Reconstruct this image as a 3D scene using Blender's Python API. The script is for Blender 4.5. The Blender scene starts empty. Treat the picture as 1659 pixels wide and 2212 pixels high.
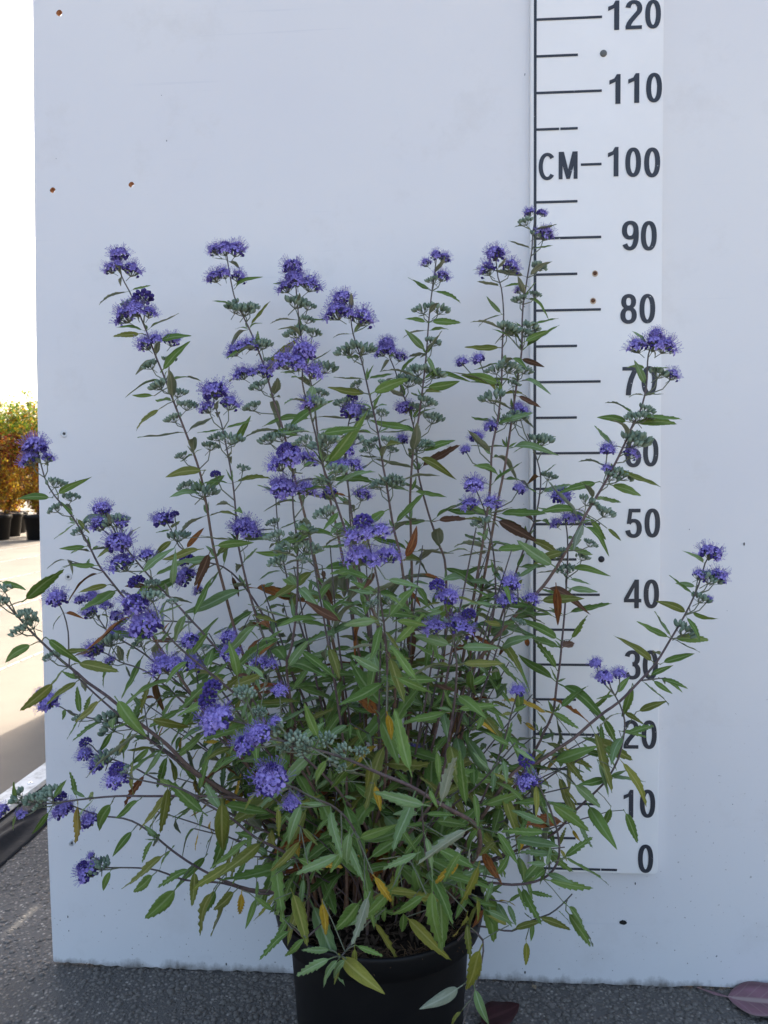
import bpy, bmesh, math, random
from mathutils import Vector, Matrix, noise
R = math.radians
random.seed(7)
scene = bpy.context.scene
C = scene.collection

# ------------------------------------------------------------------ camera
W0, H0, F0 = 1659.0, 2212.0, 1597.0
CAM = Vector((0.0, -1.0568, 0.7152)); PITCH, YAW, ROLL = 0.0319, -0.0621, -0.0053
fw = Vector((math.sin(YAW)*math.cos(PITCH), math.cos(YAW)*math.cos(PITCH), -math.sin(PITCH)))
ri = Vector((math.cos(YAW), -math.sin(YAW), 0)); up = ri.cross(fw)
ri, up = math.cos(ROLL)*ri + math.sin(ROLL)*up, -math.sin(ROLL)*ri + math.cos(ROLL)*up
cam = bpy.data.cameras.new('camera'); co = bpy.data.objects.new('camera', cam); C.objects.link(co)
m = Matrix((ri, up, -fw)).transposed().to_4x4(); m.translation = CAM; co.matrix_world = m
cam.sensor_fit = 'HORIZONTAL'; cam.sensor_width = 36; cam.lens = 36*F0/W0
cam.clip_start = 0.02; cam.clip_end = 2000
cam.dof.use_dof = True; cam.dof.focus_distance = 0.93; cam.dof.aperture_fstop = 17
scene.camera = co
scene.render.resolution_x = 768; scene.render.resolution_y = 1024
# ------------------------------------------------------------------ sky, sun, exposure
SUN_EL, SUN_AZ = R(33), R(6)
w = bpy.data.worlds.new('World'); scene.world = w; w.use_nodes = True
nt = w.node_tree; sk = nt.nodes.new('ShaderNodeTexSky'); sk.sky_type = 'NISHITA'; sk.sun_disc = False
sk.sun_elevation = SUN_EL; sk.sun_rotation = SUN_AZ; sk.air_density = 1.0; sk.dust_density = 7.0; sk.ozone_density = 1.0
bg = nt.nodes['Background']; bg.inputs['Strength'].default_value = 0.14
nt.links.new(sk.outputs[0], bg.inputs['Color'])
sl = bpy.data.lights.new('sun', 'SUN'); sl.energy = 2.6; sl.angle = R(0.55); sl.color = (1, .93, .82)
so = bpy.data.objects.new('sun', sl); C.objects.link(so)
sd = Vector((math.sin(SUN_AZ)*math.cos(SUN_EL), math.cos(SUN_AZ)*math.cos(SUN_EL), math.sin(SUN_EL)))
so.rotation_euler = sd.to_track_quat('Z', 'Y').to_euler(); so.location = (2, 6, 5)
scene.view_settings.view_transform = 'Standard'; scene.view_settings.look = 'None'
scene.view_settings.gamma = 1; scene.view_settings.use_curve_mapping = False
scene.view_settings.exposure = 2.07

# ------------------------------------------------------------------ helpers
def ray(px, py): return fw + ri*((px-W0/2)/F0) - up*((py-H0/2)/F0)
def at(px, py, Y):
    d = ray(px, py); return CAM + d*((Y-CAM.y)/d.y)
def gnd(px, py, z=0.0):
    d = ray(px, py); return CAM + d*((z-CAM.z)/d.z)
def tag(o, label=None, cat=None, group=None, kind=None):
    if label: o['label'] = label
    if cat: o['category'] = cat
    if group: o['group'] = group
    if kind: o['kind'] = kind
    return o
def empty(name, loc=(0, 0, 0)):
    o = bpy.data.objects.new(name, None); C.objects.link(o); o.location = loc; o.empty_display_size = .05; return o
def link(name, me, parent=None, loc=None, mat=None):
    o = bpy.data.objects.new(name, me); C.objects.link(o)
    if mat is not None:
        me.materials.clear()
        for k in (mat if isinstance(mat, (list, tuple)) else [mat]): me.materials.append(k)
    if loc is not None: o.location = loc
    if parent is not None:
        o.parent = parent
    return o
class MB:
    """collects polygons with a material index, a smooth flag and uv"""
    def __init__(s): s.v = []; s.f = []; s.mi = []; s.sm = []; s.uv = []; s.at = []
    def poly(s, vs, mi=0, sm=False):
        n = len(s.v); s.v += [tuple(v) for v in vs]; s.f.append(tuple(range(n, n+len(vs)))); s.mi.append(mi); s.sm.append(sm)
    def mesh(s, vs, fs, mi=0, sm=False):
        n = len(s.v); s.v += [tuple(v) for v in vs]
        for f in fs: s.f.append(tuple(n+i for i in f)); s.mi.append(mi); s.sm.append(sm)
    def box(s, a, b, mi=0):
        x0, y0, z0 = a; x1, y1, z1 = b
        s.mesh([(x0,y0,z0),(x1,y0,z0),(x1,y1,z0),(x0,y1,z0),(x0,y0,z1),(x1,y0,z1),(x1,y1,z1),(x0,y1,z1)],
               [(0,3,2,1),(4,5,6,7),(0,1,5,4),(1,2,6,5),(2,3,7,6),(3,0,4,7)], mi)
    def tube(s, pts, rad, n=6, mi=0, cap=True):
        pts = [Vector(p) for p in pts]; k = len(pts); base = len(s.v)
        ref = Vector((.31, .83, .46))
        for i, p in enumerate(pts):
            d = (pts[min(i+1, k-1)]-pts[max(i-1, 0)])
            d = d.normalized() if d.length > 1e-9 else Vector((0, 0, 1))
            a = d.cross(ref); a = a.normalized() if a.length > 1e-4 else d.orthogonal().normalized()
            b = d.cross(a); r = rad[i] if isinstance(rad, (list, tuple)) else rad
            for j in range(n):
                t = 2*math.pi*j/n; s.v.append(tuple(p + a*(r*math.cos(t)) + b*(r*math.sin(t))))
        for i in range(k-1):
            for j in range(n):
                j2 = (j+1) % n
                s.f.append((base+i*n+j, base+i*n+j2, base+(i+1)*n+j2, base+(i+1)*n+j)); s.mi.append(mi); s.sm.append(True)
        if cap:
            s.f.append(tuple(base+(k-1)*n+j for j in range(n))); s.mi.append(mi); s.sm.append(False)
            s.f.append(tuple(base+j for j in reversed(range(n)))); s.mi.append(mi); s.sm.append(False)
    def build(s, name='mesh'):
        me = bpy.data.meshes.new(name); me.from_pydata(s.v, [], s.f)
        me.polygons.foreach_set('material_index', s.mi); me.polygons.foreach_set('use_smooth', s.sm)
        me.update(); return me
def lathe(prof, n=48):
    mb = MB(); k = len(prof)
    vs = [(r*math.cos(2*math.pi*j/n), r*math.sin(2*math.pi*j/n), z) for r, z in prof for j in range(n)]
    fs = [(i*n+j, i*n+(j+1) % n, (i+1)*n+(j+1) % n, (i+1)*n+j) for i in range(k-1) for j in range(n)]
    mb.mesh(vs, fs, 0, True); return mb

# ------------------------------------------------------------------ materials
def mat(name, col=(.5, .5, .5), rough=.6, spec=.4):
    m = bpy.data.materials.new(name); m.use_nodes = True
    b = m.node_tree.nodes['Principled BSDF']; b.inputs['Base Color'].default_value = (*col, 1)
    b.inputs['Roughness'].default_value = rough; b.inputs['Specular IOR Level'].default_value = spec
    return m
def N(m, t, **kw):
    n = m.node_tree.nodes.new('ShaderNode'+t)
    for k, v in kw.items():
        if k in n.inputs: n.inputs[k].default_value = v
        else: setattr(n, k, v)
    return n
def L(m, a, b): m.node_tree.links.new(a, b)
def ramp(m, fac, stops):
    r = N(m, 'ValToRGB'); e = r.color_ramp.elements
    while len(e) < len(stops): e.new(.5)
    for x, (p, c) in zip(e, stops): x.position = p; x.color = (*c, 1) if len(c) == 3 else c
    L(m, fac, r.inputs[0]); return r.outputs[0]
def mixc(m, fac, a, b, mode='MIX'):
    x = N(m, 'Mix', data_type='RGBA', blend_type=mode)
    for s, v in ((0, fac), (6, a), (7, b)):
        if isinstance(v, bpy.types.NodeSocket): L(m, v, x.inputs[s])
        else: x.inputs[s].default_value = v if s == 0 else (*v[:3], 1)
    return x.outputs[2]
def math_(m, op, a, b=None, clamp=False):
    x = N(m, 'Math', operation=op, use_clamp=clamp)
    for i, v in enumerate((a, b)):
        if v is None: continue
        if isinstance(v, bpy.types.NodeSocket): L(m, v, x.inputs[i])
        else: x.inputs[i].default_value = v
    return x.outputs[0]
def noise_(m, scale, detail=4, rough=.55, vec=None, out=0):
    n = N(m, 'TexNoise', Scale=scale, Detail=detail, Roughness=rough)
    if vec: L(m, vec, n.inputs['Vector'])
    return n.outputs[out]
def objco(m): return N(m, 'TexCoord').outputs['Object']
def bump(m, h, strength=.3, dist=.002):
    b = N(m, 'Bump', Strength=strength, Distance=dist); L(m, h, b.inputs['Height'])
    L(m, b.outputs[0], m.node_tree.nodes['Principled BSDF'].inputs['Normal'])
def base(m, col): L(m, col, m.node_tree.nodes['Principled BSDF'].inputs['Base Color'])
def sepz(m, v):
    s = N(m, 'SeparateXYZ'); L(m, v, s.inputs[0]); return s.outputs

# board: white coated ply with faint scuffs, specks and a dirty, mouldy foot
BOARD = mat('board_white', (.76, .76, .77), .38, .35)
o = objco(BOARD); xyz = sepz(BOARD, o)
blotch = noise_(BOARD, 2.2, 3, .5, o)
c1 = ramp(BOARD, blotch, [(.3, (.735, .725, .735)), (.7, (.79, .775, .755))])
sp = noise_(BOARD, 95, 2, .4, o)
c2 = mixc(BOARD, ramp(BOARD, sp, [(.785, (0,)*3), (.80, (1,)*3)]), c1, (.20, .20, .22))
mp = N(BOARD, 'Mapping'); L(BOARD, o, mp.inputs[0]); mp.inputs['Scale'].default_value = (1.2, 1, 60)
scuff = noise_(BOARD, 1.6, 6, .7, mp.outputs[0])
c3 = mixc(BOARD, ramp(BOARD, scuff, [(.62, (0,)*3), (.80, (.45,)*3)]), c2, (.50, .52, .58))
dn = noise_(BOARD, 26, 6, .7, o)
mp2 = N(BOARD, 'Mapping'); L(BOARD, o, mp2.inputs[0]); mp2.inputs['Scale'].default_value = (6, 1, .8)
dn2 = noise_(BOARD, 5, 4, .6, mp2.outputs[0])
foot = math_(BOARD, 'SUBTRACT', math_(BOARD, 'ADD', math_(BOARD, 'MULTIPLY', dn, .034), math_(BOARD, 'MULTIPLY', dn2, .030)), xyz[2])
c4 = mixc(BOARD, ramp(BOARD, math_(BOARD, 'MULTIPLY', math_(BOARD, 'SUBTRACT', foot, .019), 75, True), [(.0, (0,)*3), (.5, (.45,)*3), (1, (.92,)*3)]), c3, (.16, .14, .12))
sm_ = noise_(BOARD, 7, 6, .72, o); sp2 = noise_(BOARD, 210, 2, .4, o)
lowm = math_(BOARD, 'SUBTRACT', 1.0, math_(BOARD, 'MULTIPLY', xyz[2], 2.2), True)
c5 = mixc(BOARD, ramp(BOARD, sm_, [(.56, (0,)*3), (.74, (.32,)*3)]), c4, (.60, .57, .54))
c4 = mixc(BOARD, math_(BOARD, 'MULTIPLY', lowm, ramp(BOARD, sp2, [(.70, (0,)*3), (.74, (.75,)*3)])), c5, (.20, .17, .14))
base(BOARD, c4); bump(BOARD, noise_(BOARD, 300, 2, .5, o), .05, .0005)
PLY = mat('plywood_brown', (.30, .15, .07), .8)
base(PLY, ramp(PLY, noise_(PLY, 120, 4, .6, objco(PLY)), [(.3, (.20, .09, .04)), (.7, (.42, .24, .12))]))
RULER = mat('ruler_white', (.80, .80, .79), .33, .4)
o = objco(RULER); rn = noise_(RULER, 5, 5, .65, o)
rc = ramp(RULER, rn, [(.3, (.88, .87, .85)), (.75, (.83, .81, .78))])
sc = N(RULER, 'TexVoronoi', Scale=38.0); sc.feature = 'DISTANCE_TO_EDGE'; L(RULER, o, sc.inputs['Vector'])
m2 = N(RULER, 'Mapping'); L(RULER, o, m2.inputs[0]); m2.inputs['Scale'].default_value = (26, 1, 9); m2.inputs['Rotation'].default_value = (0, .3, 0)
rs = ramp(RULER, noise_(RULER, 3.5, 5, .75, m2.outputs[0]), [(.71, (0,)*3), (.80, (.35,)*3)])
base(RULER, mixc(RULER, rs, rc, (.42, .40, .37)))
INK = mat('ruler_ink', (.030, .034, .046), .45)
o = objco(INK)
base(INK, mixc(INK, ramp(INK, noise_(INK, 210, 3, .6, o), [(.70, (0,)*3), (.74, (1,)*3)]), ramp(INK, noise_(INK, 20, 3, .5, o), [(.3, (.026, .030, .040)), (.7, (.038, .042, .054))]), (.5, .5, .5)))
STEEL = mat('screw_zinc', (.62, .63, .65), .35, .5); STEEL.node_tree.nodes['Principled BSDF'].inputs['Metallic'].default_value = .35
RECESS = mat('screw_recess', (.05, .05, .055), .6)
RUST = mat('rust', (.10, .045, .025), .85)
base(RUST, ramp(RUST, noise_(RUST, 700, 3, .6, objco(RUST)), [(.35, (.035, .018, .012)), (.7, (.20, .085, .04))]))
HALO = mat('rust_stain', (.55, .42, .30), .6)
CAP = mat('grey_bolt', (.12, .125, .12), .55)
DARKHOLE = mat('hole_dark', (.02, .018, .016), .9)
# ground
CON = mat('aggregate_concrete', (.15, .14, .13), .85, .3)
o = objco(CON)
v = N(CON, 'TexVoronoi', Scale=170.0); L(CON, o, v.inputs['Vector'])
st = ramp(CON, v.outputs['Distance'], [(.0, (1,)*3), (.55, (0,)*3)])
cellc = ramp(CON, sepz(CON, v.outputs['Color'])[0], [(0, (.115, .098, .080)), (.45, (.22, .192, .158)), (.8, (.38, .335, .28)), (1, (.62, .56, .48))])
cc = mixc(CON, math_(CON, 'MULTIPLY', st, .85), (.115, .106, .096), cellc)
big = ramp(CON, noise_(CON, 3.2, 5, .6, o), [(.3, (.72,)*3), (.7, (1.2,)*3)])
base(CON, mixc(CON, 1.0, cc, big, 'MULTIPLY'))
bump(CON, math_(CON, 'ADD', st, noise_(CON, 380, 3, .6, o)), .8, .003)
PEB = []
for i, c in enumerate([(.14, .126, .110), (.25, .222, .188), (.38, .34, .29), (.60, .55, .48), (.18, .145, .105)]):
    k = mat('pebble', c, .75, .35); o = objco(k)
    base(k, mixc(k, 1.0, c, ramp(k, noise_(k, 500, 3, .6, o), [(.3, (.7,)*3), (.7, (1.25,)*3)]), 'MULTIPLY')); PEB.append(k)
CLOTH = mat('woven_ground_cover', (.40, .36, .30), .8, .25)
o = objco(CLOTH)
wv = N(CLOTH, 'TexWave', Scale=95.0, Distortion=1.2); wv.bands_direction = 'Y'; L(CLOTH, o, wv.inputs['Vector'])
wv2 = N(CLOTH, 'TexWave', Scale=60.0, Distortion=.8); wv2.bands_direction = 'X'; L(CLOTH, o, wv2.inputs['Vector'])
wf = math_(CLOTH, 'MULTIPLY', wv.outputs['Fac'], wv2.outputs['Fac'])
ca = ramp(CLOTH, noise_(CLOTH, 1.4, 6, .62, o), [(.3, (.150, .128, .102)), (.7, (.235, .200, .158))])
base(CLOTH, mixc(CLOTH, 1.0, ca, ramp(CLOTH, wf, [(0, (.72,)*3), (.6, (1.1,)*3)]), 'MULTIPLY')); bump(CLOTH, wf, .5, .002)
YARN = mat('seam_yarn', (.62, .60, .56), .8)
BATTEN = mat('batten_white', (.62, .61, .58), .6); o = objco(BATTEN)
base(BATTEN, ramp(BATTEN, noise_(BATTEN, 30, 6, .7, o), [(.32, (.30, .28, .25)), (.5, (.60, .59, .56)), (.75, (.68, .67, .64))]))
FILM = mat('black_film', (.008, .009, .012), .55, .10); bump(FILM, noise_(FILM, 60, 4, .6, objco(FILM)), .4, .003)
POTM = mat('black_plastic', (.006, .006, .006), .5, .22); o = objco(POTM)
base(POTM, ramp(POTM, noise_(POTM, 9, 5, .65, o), [(.35, (.004, .004, .0045)), (.8, (.010, .0095, .009))])); bump(POTM, noise_(POTM, 260, 3, .5, o), .12, .0006)
SOIL = mat('potting_soil', (.03, .02, .014), .95, .2); o = objco(SOIL)
base(SOIL, ramp(SOIL, noise_(SOIL, 110, 6, .7, o), [(.3, (.010, .007, .005)), (.55, (.030, .020, .013)), (.75, (.075, .052, .034))])); bump(SOIL, noise_(SOIL, 160, 5, .7, o), 1, .006)
CHIP = [mat('litter', c, .85) for c in ((.06, .038, .022), (.13, .085, .05), (.03, .02, .014), (.22, .17, .12), (.20, .18, .30))]
FIBRE = mat('coir_fibre', (.16, .095, .045), .85)

# plant materials
def tinted(m):
    """0..1 value that differs from leaf to leaf"""
    a = N(m, 'Attribute', attribute_name='tint'); oi = N(m, 'ObjectInfo')
    return math_(m, 'FRACT', math_(m, 'ADD', a.outputs['Fac'], oi.outputs['Random']))
def leafmat(name, lo, hi, vein, under=False, spots=0.0, spotc=(.10, .05, .02)):
    m = mat(name, hi, .55 if not under else .85, .24 if not under else .1)
    t = tinted(m); uv = sepz(m, N(m, 'UVMap').outputs[0])
    col = mixc(m, t, lo, hi)
    oc = objco(m)
    nz = noise_(m, 3.0, 4, .6, N(m, 'UVMap').outputs[0])
    col = mixc(m, 1.0, col, ramp(m, nz, [(.25, (.72, .75, .7)), (.75, (1.22, 1.18, 1.2))]), 'MULTIPLY')
    across = math_(m, 'ABSOLUTE', math_(m, 'SUBTRACT', uv[0], .5))
    mid = ramp(m, across, [(.0, (.85,)*3), (.045, (.75,)*3), (.085, (0,)*3)])
    # lateral veins slant forward from the midrib
    s = math_(m, 'FRACT', math_(m, 'SUBTRACT', math_(m, 'MULTIPLY', uv[1], 9.0), math_(m, 'MULTIPLY', across, 3.2)))
    lat = ramp(m, math_(m, 'ABSOLUTE', math_(m, 'SUBTRACT', s, .5)), [(.0, (.30,)*3), (.10, (.0,)*3)])
    edge = ramp(m, across, [(.42, (0,)*3), (.5, (.35,)*3)])
    f = math_(m, 'MAXIMUM', math_(m, 'MAXIMUM', mid, lat), edge)
    col = mixc(m, f, col, vein)
    if spots:
        sn = noise_(m, 5.0, 5, .65, N(m, 'UVMap').outputs[0])
        col = mixc(m, ramp(m, sn, [(spots, (0,)*3), (spots+.06, (.8,)*3)]), col, spotc)
    b = m.node_tree.nodes['Principled BSDF']; L(m, col, b.inputs['Base Color'])
    bump(m, math_(m, 'ADD', f, noise_(m, 16, 3, .6, N(m, 'UVMap').outputs[0])), .25, .0006)
    tr = N(m, 'BsdfTranslucent'); L(m, mixc(m, .35, col, (.30, .36, .06)), tr.inputs['Color'])
    mx = N(m, 'MixShader'); mx.inputs[0].default_value = .24
    L(m, b.outputs[0], mx.inputs[1]); L(m, tr.outputs[0], mx.inputs[2])
    L(m, mx.outputs[0], m.node_tree.nodes['Material Output'].inputs['Surface']); return m
LM = {
 'g': leafmat('leaf_green', (.090, .170, .030), (.165, .262, .055), (.28, .36, .14), spots=.70, spotc=(.12, .10, .03)),
 's': leafmat('leaf_sage', (.150, .240, .085), (.215, .320, .125), (.33, .41, .23)),
 'o': leafmat('leaf_olive', (.140, .165, .028), (.195, .205, .040), (.33, .32, .11), spots=.66),
 'l': leafmat('leaf_lime', (.19, .22, .035), (.27, .26, .04), (.38, .36, .10), spots=.64),
 'y': leafmat('leaf_yellow', (.46, .30, .025), (.58, .36, .03), (.62, .46, .10), spots=.56, spotc=(.22, .10, .03)),
 'r': leafmat('leaf_rust', (.18, .050, .018), (.36, .12, .02), (.34, .15, .05), spots=.52, spotc=(.07, .03, .015)),
 'b': leafmat('leaf_brown', (.085, .042, .022), (.14, .06, .03), (.22, .12, .07)),
}
UND = leafmat('leaf_underside', (.25, .29, .19), (.34, .37, .28), (.42, .44, .34), under=True)
UNDY = leafmat('leaf_underside_yellow', (.40, .30, .07), (.46, .34, .10), (.50, .42, .2), under=True)
UNDB = leafmat('leaf_underside_brown', (.20, .10, .05), (.24, .12, .06), (.3, .2, .1), under=True)
UN = {'g': UND, 's': UND, 'o': UND, 'l': UNDY, 'y': UNDY, 'r': UNDB, 'b': UNDB}
STEM = mat('stem_bark', (.10, .06, .04), .7, .3)
a = N(STEM, 'Attribute', attribute_name='age'); oi = N(STEM, 'ObjectInfo')
scol = ramp(STEM, a.outputs['Fac'], [(.0, (.105, .095, .085)), (.25, (.120, .085, .085)), (.6, (.175, .110, .080)), (1, (.16, .085, .045))])
base(STEM, mixc(STEM, 1.0, scol, ramp(STEM, noise_(STEM, 160, 4, .65, objco(STEM)), [(.3, (.65,)*3), (.7, (1.3,)*3)]), 'MULTIPLY'))
STALK = mat('flower_stalk', (.15, .165, .105), .7); CALYX = mat('calyx_bud', (.15, .20, .155), .8, .2)
tc = tinted(CALYX); base(CALYX, mixc(CALYX, tc, (.125, .180, .125), (.270, .335, .245)))
def petal(name, lo, hi):
    m = mat(name, hi, .6, .25); a = N(m, 'Attribute', attribute_name='tint'); oi = N(m, 'ObjectInfo')
    t = math_(m, 'ADD', math_(m, 'MULTIPLY', a.outputs['Fac'], .65), math_(m, 'MULTIPLY', oi.outputs['Random'], .35))
    col = mixc(m, t, lo, hi); b = m.node_tree.nodes['Principled BSDF']; L(m, col, b.inputs['Base Color'])
    tr = N(m, 'BsdfTranslucent'); L(m, col, tr.inputs['Color']); mx = N(m, 'MixShader'); mx.inputs[0].default_value = .25
    L(m, b.outputs[0], mx.inputs[1]); L(m, tr.outputs[0], mx.inputs[2])
    L(m, mx.outputs[0], m.node_tree.nodes['Material Output'].inputs['Surface']); return m
PETAL = petal('petal_violet', (.20, .15, .50), (.50, .41, .86)); BUDV = petal('bud_violet', (.048, .030, .17), (.105, .072, .33))
STAM = petal('stamen_violet', (.20, .15, .46), (.34, .27, .66))

# ================================================================== SETTING
def sheet(name, x0, x1, y0, y1, z, m, nx=1, ny=1):
    mb = MB(); vs = [(x0+(x1-x0)*i/nx, y0+(y1-y0)*j/ny, z) for j in range(ny+1) for i in range(nx+1)]
    mb.mesh(vs, [(j*(nx+1)+i, j*(nx+1)+i+1, (j+1)*(nx+1)+i+1, (j+1)*(nx+1)+i) for j in range(ny) for i in range(nx)])
    return link(name, mb.build(name), mat=m)
tag(sheet('ground', -400, 400, -400, 400, 0, CON), kind='structure')
cl = tag(sheet('ground_cover_cloth', -120, -.955, -40, 160, .004, CLOTH), kind='structure')
for k, x in enumerate((-1.70, -2.55, -3.4, -4.25, -5.1, -5.95)):
    mb = MB()
    for i in range(150):
        y = -3+i*.1
        mb.box((x-.003+.002*math.sin(i), y, .005), (x+.003+.002*math.sin(i), y+.085, .0075))
    link('seam_thread', mb.build('seam'), cl, mat=YARN)
BOUNCE = mat('bounce_pale', (.46, .42, .36), .85, .25)
base(BOUNCE, ramp(BOUNCE, noise_(BOUNCE, 2.0, 6, .6, objco(BOUNCE)), [(.3, (.23, .205, .17)), (.7, (.31, .28, .235))]))
tag(sheet('bounce_ground', -.80, 40, -40, -1.45, .004, BOUNCE), kind='structure')  # unseen pale sheet behind the camera, added to bounce warm light onto the board
# exposed aggregate stones
ico = bmesh.new(); bmesh.ops.create_icosphere(ico, subdivisions=1, radius=1)
IV = [v.co.copy() for v in ico.verts]; IF = [tuple(v.index for v in f.verts) for f in ico.faces]; ico.free()
mb = MB(); rg = random.Random(3)
for i in range(11000):
    x = rg.uniform(-.82, .62); y = rg.uniform(-.36, .75 if x < -.5 else .03)
    if noise.noise(Vector((x*5, y*5, 1))) < -.25 and rg.random() < .6: continue
    r = rg.choice((.0018, .0024, .0030, .0040, .0054)); a = rg.uniform(0, 6.3); e = rg.uniform(.6, 1.0)
    sx, sy, sz = r, r*e, r*rg.uniform(.28, .5); ca_, sa_ = math.cos(a), math.sin(a)
    vs = []
    for v_ in IV:
        q = 1+rg.uniform(-.18, .18); X, Y, Z = v_.x*sx*q, v_.y*sy*q, v_.z*sz*q
        vs.append((x+X*ca_-Y*sa_, y+X*sa_+Y*ca_, Z+sz*.15))
    mb.mesh(vs, IF, rg.choices(range(5), (5, 4, 2.6, 1.3, 3))[0], True)
tag(link('pebbles', mb.build('pebbles'), mat=PEB), 'small brown and grey stones set in the concrete by the board', 'gravel', kind='stuff')

# ------------------------------------------------------------------ batten and plastic along the cloth edge
root = empty('edge_batten', (-.962, .6, 0)); tag(root, 'weathered white batten screwed down along the cloth edge', 'batten')
mb = MB(); n = 60; rg = random.Random(5); prof = [(-.030, .004), (-.029, .014), (.029, .015), (.031, .004)]
vs = []
for i in range(n+1):
    y = -1.2+3.6*i/n; j = noise.noise(Vector((0, y*4, 0)))*.003
    vs += [(px_+j, y, pz) for px_, pz in prof]
mb.mesh(vs, [(i*4+k, i*4+k+1, i*4+k+5, i*4+k+4) for i in range(n) for k in range(3)]); mb.poly(vs[:4]); mb.poly(vs[-4:])
link('batten_strip', mb.build('batten'), root, mat=BATTEN)
def screw_mesh(r=.0052):
    mb = MB(); n = 20
    pr = [(r, 0), (r, .0006), (r*.85, .0013), (r*.42, .0013), (r*.40, .0004), (0.00001, .0004)]
    vs = [(a_*math.cos(2*math.pi*j/n)*(1 if a_ > r*.45 else (1 if j % 4 else .75)), a_*math.sin(2*math.pi*j/n)*(1 if a_ > r*.45 else (1 if j % 4 else .75)), z) for a_, z in pr for j in range(n)]
    for i in range(len(pr)-1):
        mb.mesh([vs[i*n+j] for j in range(n)]+[vs[(i+1)*n+j] for j in range(n)], [(j, (j+1) % n, n+(j+1) % n, n+j) for j in range(n)], 1 if i >= 3 else 0)
    me = mb.build('screw'); me.materials.append(STEEL); me.materials.append(RECESS); return me
SCREW = screw_mesh()
for y in (-.7, -.35, 0.034, .42, .8, 1.2): 
    s = link('screw', SCREW, root); s.location = (.006, y, .0148); s.scale = (1.3,)*3
mb = MB(); nx, ny = 16, 150
def filmz(u, y):
    e = min(1, u*5, (1-u)*6)
    return .002+max(0, .012*math.sin(u*math.pi)+.010*noise.noise(Vector((u*3.2+y*2.2, y*3.1, 2)))+.007*noise.noise(Vector((u*7-y*6, y*9, 5))))*e+.004*e
vs = []
for j in range(ny+1):
    y = -1.3+3.6*j/ny
    for i in range(nx+1):
        u = i/nx; ww = .014*noise.noise(Vector((u, y*3, 9)))
        vs.append((-.932+u*.118+ww*u, y, filmz(u, y)))
mb.mesh(vs, [(j*(nx+1)+i, j*(nx+1)+i+1, (j+1)*(nx+1)+i+1, (j+1)*(nx+1)+i) for j in range(ny) for i in range(nx)], 0, True)
fo = link('plastic_film', mb.build('film'), mat=FILM); md = fo.modifiers.new('thick', 'SOLIDIFY'); md.thickness = .0006
tag(fo, 'crumpled black plastic film lying beside the white batten', 'plastic sheet')

# ------------------------------------------------------------------ display board
board = empty('display_board', (0, 0, 0)); tag(board, 'tall white display board standing behind the flowering shrub', 'board')
edge_px = [(70.7, -220), (70.7, 0), (73.3, 300), (77.7, 737), (79.5, 804), (87, 1204), (93.3, 1404), (96.7, 1575), (103.3, 1808), (115, 2075)]
bot_px = [(118, 2078), (160, 2081), (230, 2087), (300, 2094), (380, 2098), (460, 2103), (540, 2107), (627, 2110), (760, 2116), (900, 2122), (1106, 2128), (1250, 2131), (1400, 2133), (1659, 2137)]
BH = 1.96; XR = .80
out = [(XR, BH), (at(*edge_px[0], 0).x, BH)]
for p in edge_px[1:]: q = at(*p, 0); out.append((q.x, max(q.z, .001)))
rg = random.Random(2); prev = None
for p in bot_px:
    q = at(*p, 0); q.z = max(.0015, q.z)
    if prev:
        for k in range(1, 6):
            t = k/6; out.append((prev.x+(q.x-prev.x)*t, max(.001, prev.z+(q.z-prev.z)*t+rg.choice((0, 0, .0012, -.0008, .002)))))
    out.append((q.x, q.z)); prev = q
out.append((XR, .001))
holes = [(128, 28, .0045), (114, 411, .0042), (284, 399, .0042)]
cu = bpy.data.curves.new('panel', 'CURVE'); cu.dimensions = '2D'; cu.fill_mode = 'BOTH'; cu.extrude = .005
def spl(pts):
    s = cu.splines.new('POLY'); s.points.add(len(pts)-1); s.use_cyclic_u = True
    for a_, (x, z) in zip(s.points, pts): a_.co = (x, z, 0, 1)
spl(out); hc = []
for px_, py_, r in holes:
    q = at(px_, py_, 0); hc.append(q)
    spl([(q.x+r*math.cos(-2*math.pi*k/18)*(1+.08*math.sin(5*k)), q.z+r*math.sin(-2*math.pi*k/18)) for k in range(18)])
tmp = bpy.data.objects.new('tmp', cu); C.objects.link(tmp)
me = bpy.data.meshes.new_from_object(tmp.evaluated_get(bpy.context.evaluated_depsgraph_get())); bpy.data.objects.remove(tmp)
me.transform(Matrix.Translation((0, .005, 0)) @ Matrix.Rotation(R(90), 4, 'X')); me.update()
me.materials.clear(); me.materials.append(BOARD); me.materials.append(PLY)
for p in me.polygons:
    if abs(p.normal.y) < .5 and any((Vector((p.center.x, 0, p.center.z))-Vector((h.x, 0, h.z))).length < .02 for h in hc): p.material_index = 1
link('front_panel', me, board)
for (px_, py_), s_ in zip(((139, 937), (148, 1246), (156, 1820), (968, 957)), (1.05, 1.0, .95, 1.0)):
    q = at(px_, py_, 0); s = link('screw', SCREW, board); s.location = (q.x, -.0002, q.z); s.rotation_euler = (R(90), 0, random.random()); s.scale = (s_,)*3
def blot(px_, py_, r, m, name, parent, Y=0, sx=1.2, sz=.8):
    q = at(px_, py_, Y); mb = MB(); mb.poly([(q.x+r*sx*math.cos(2*math.pi*k/14)*random.uniform(.85, 1.1), Y-.0007, q.z+r*sz*math.sin(2*math.pi*k/14)*random.uniform(.85, 1.1)) for k in range(14)])
    return link(name, mb.build(name), parent, mat=m)
blot(1346, 1992, .0045, DARKHOLE, 'dark_hole_patch', board)  # flat dark patch: the shade inside a hole, painted instead of cut
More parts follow.
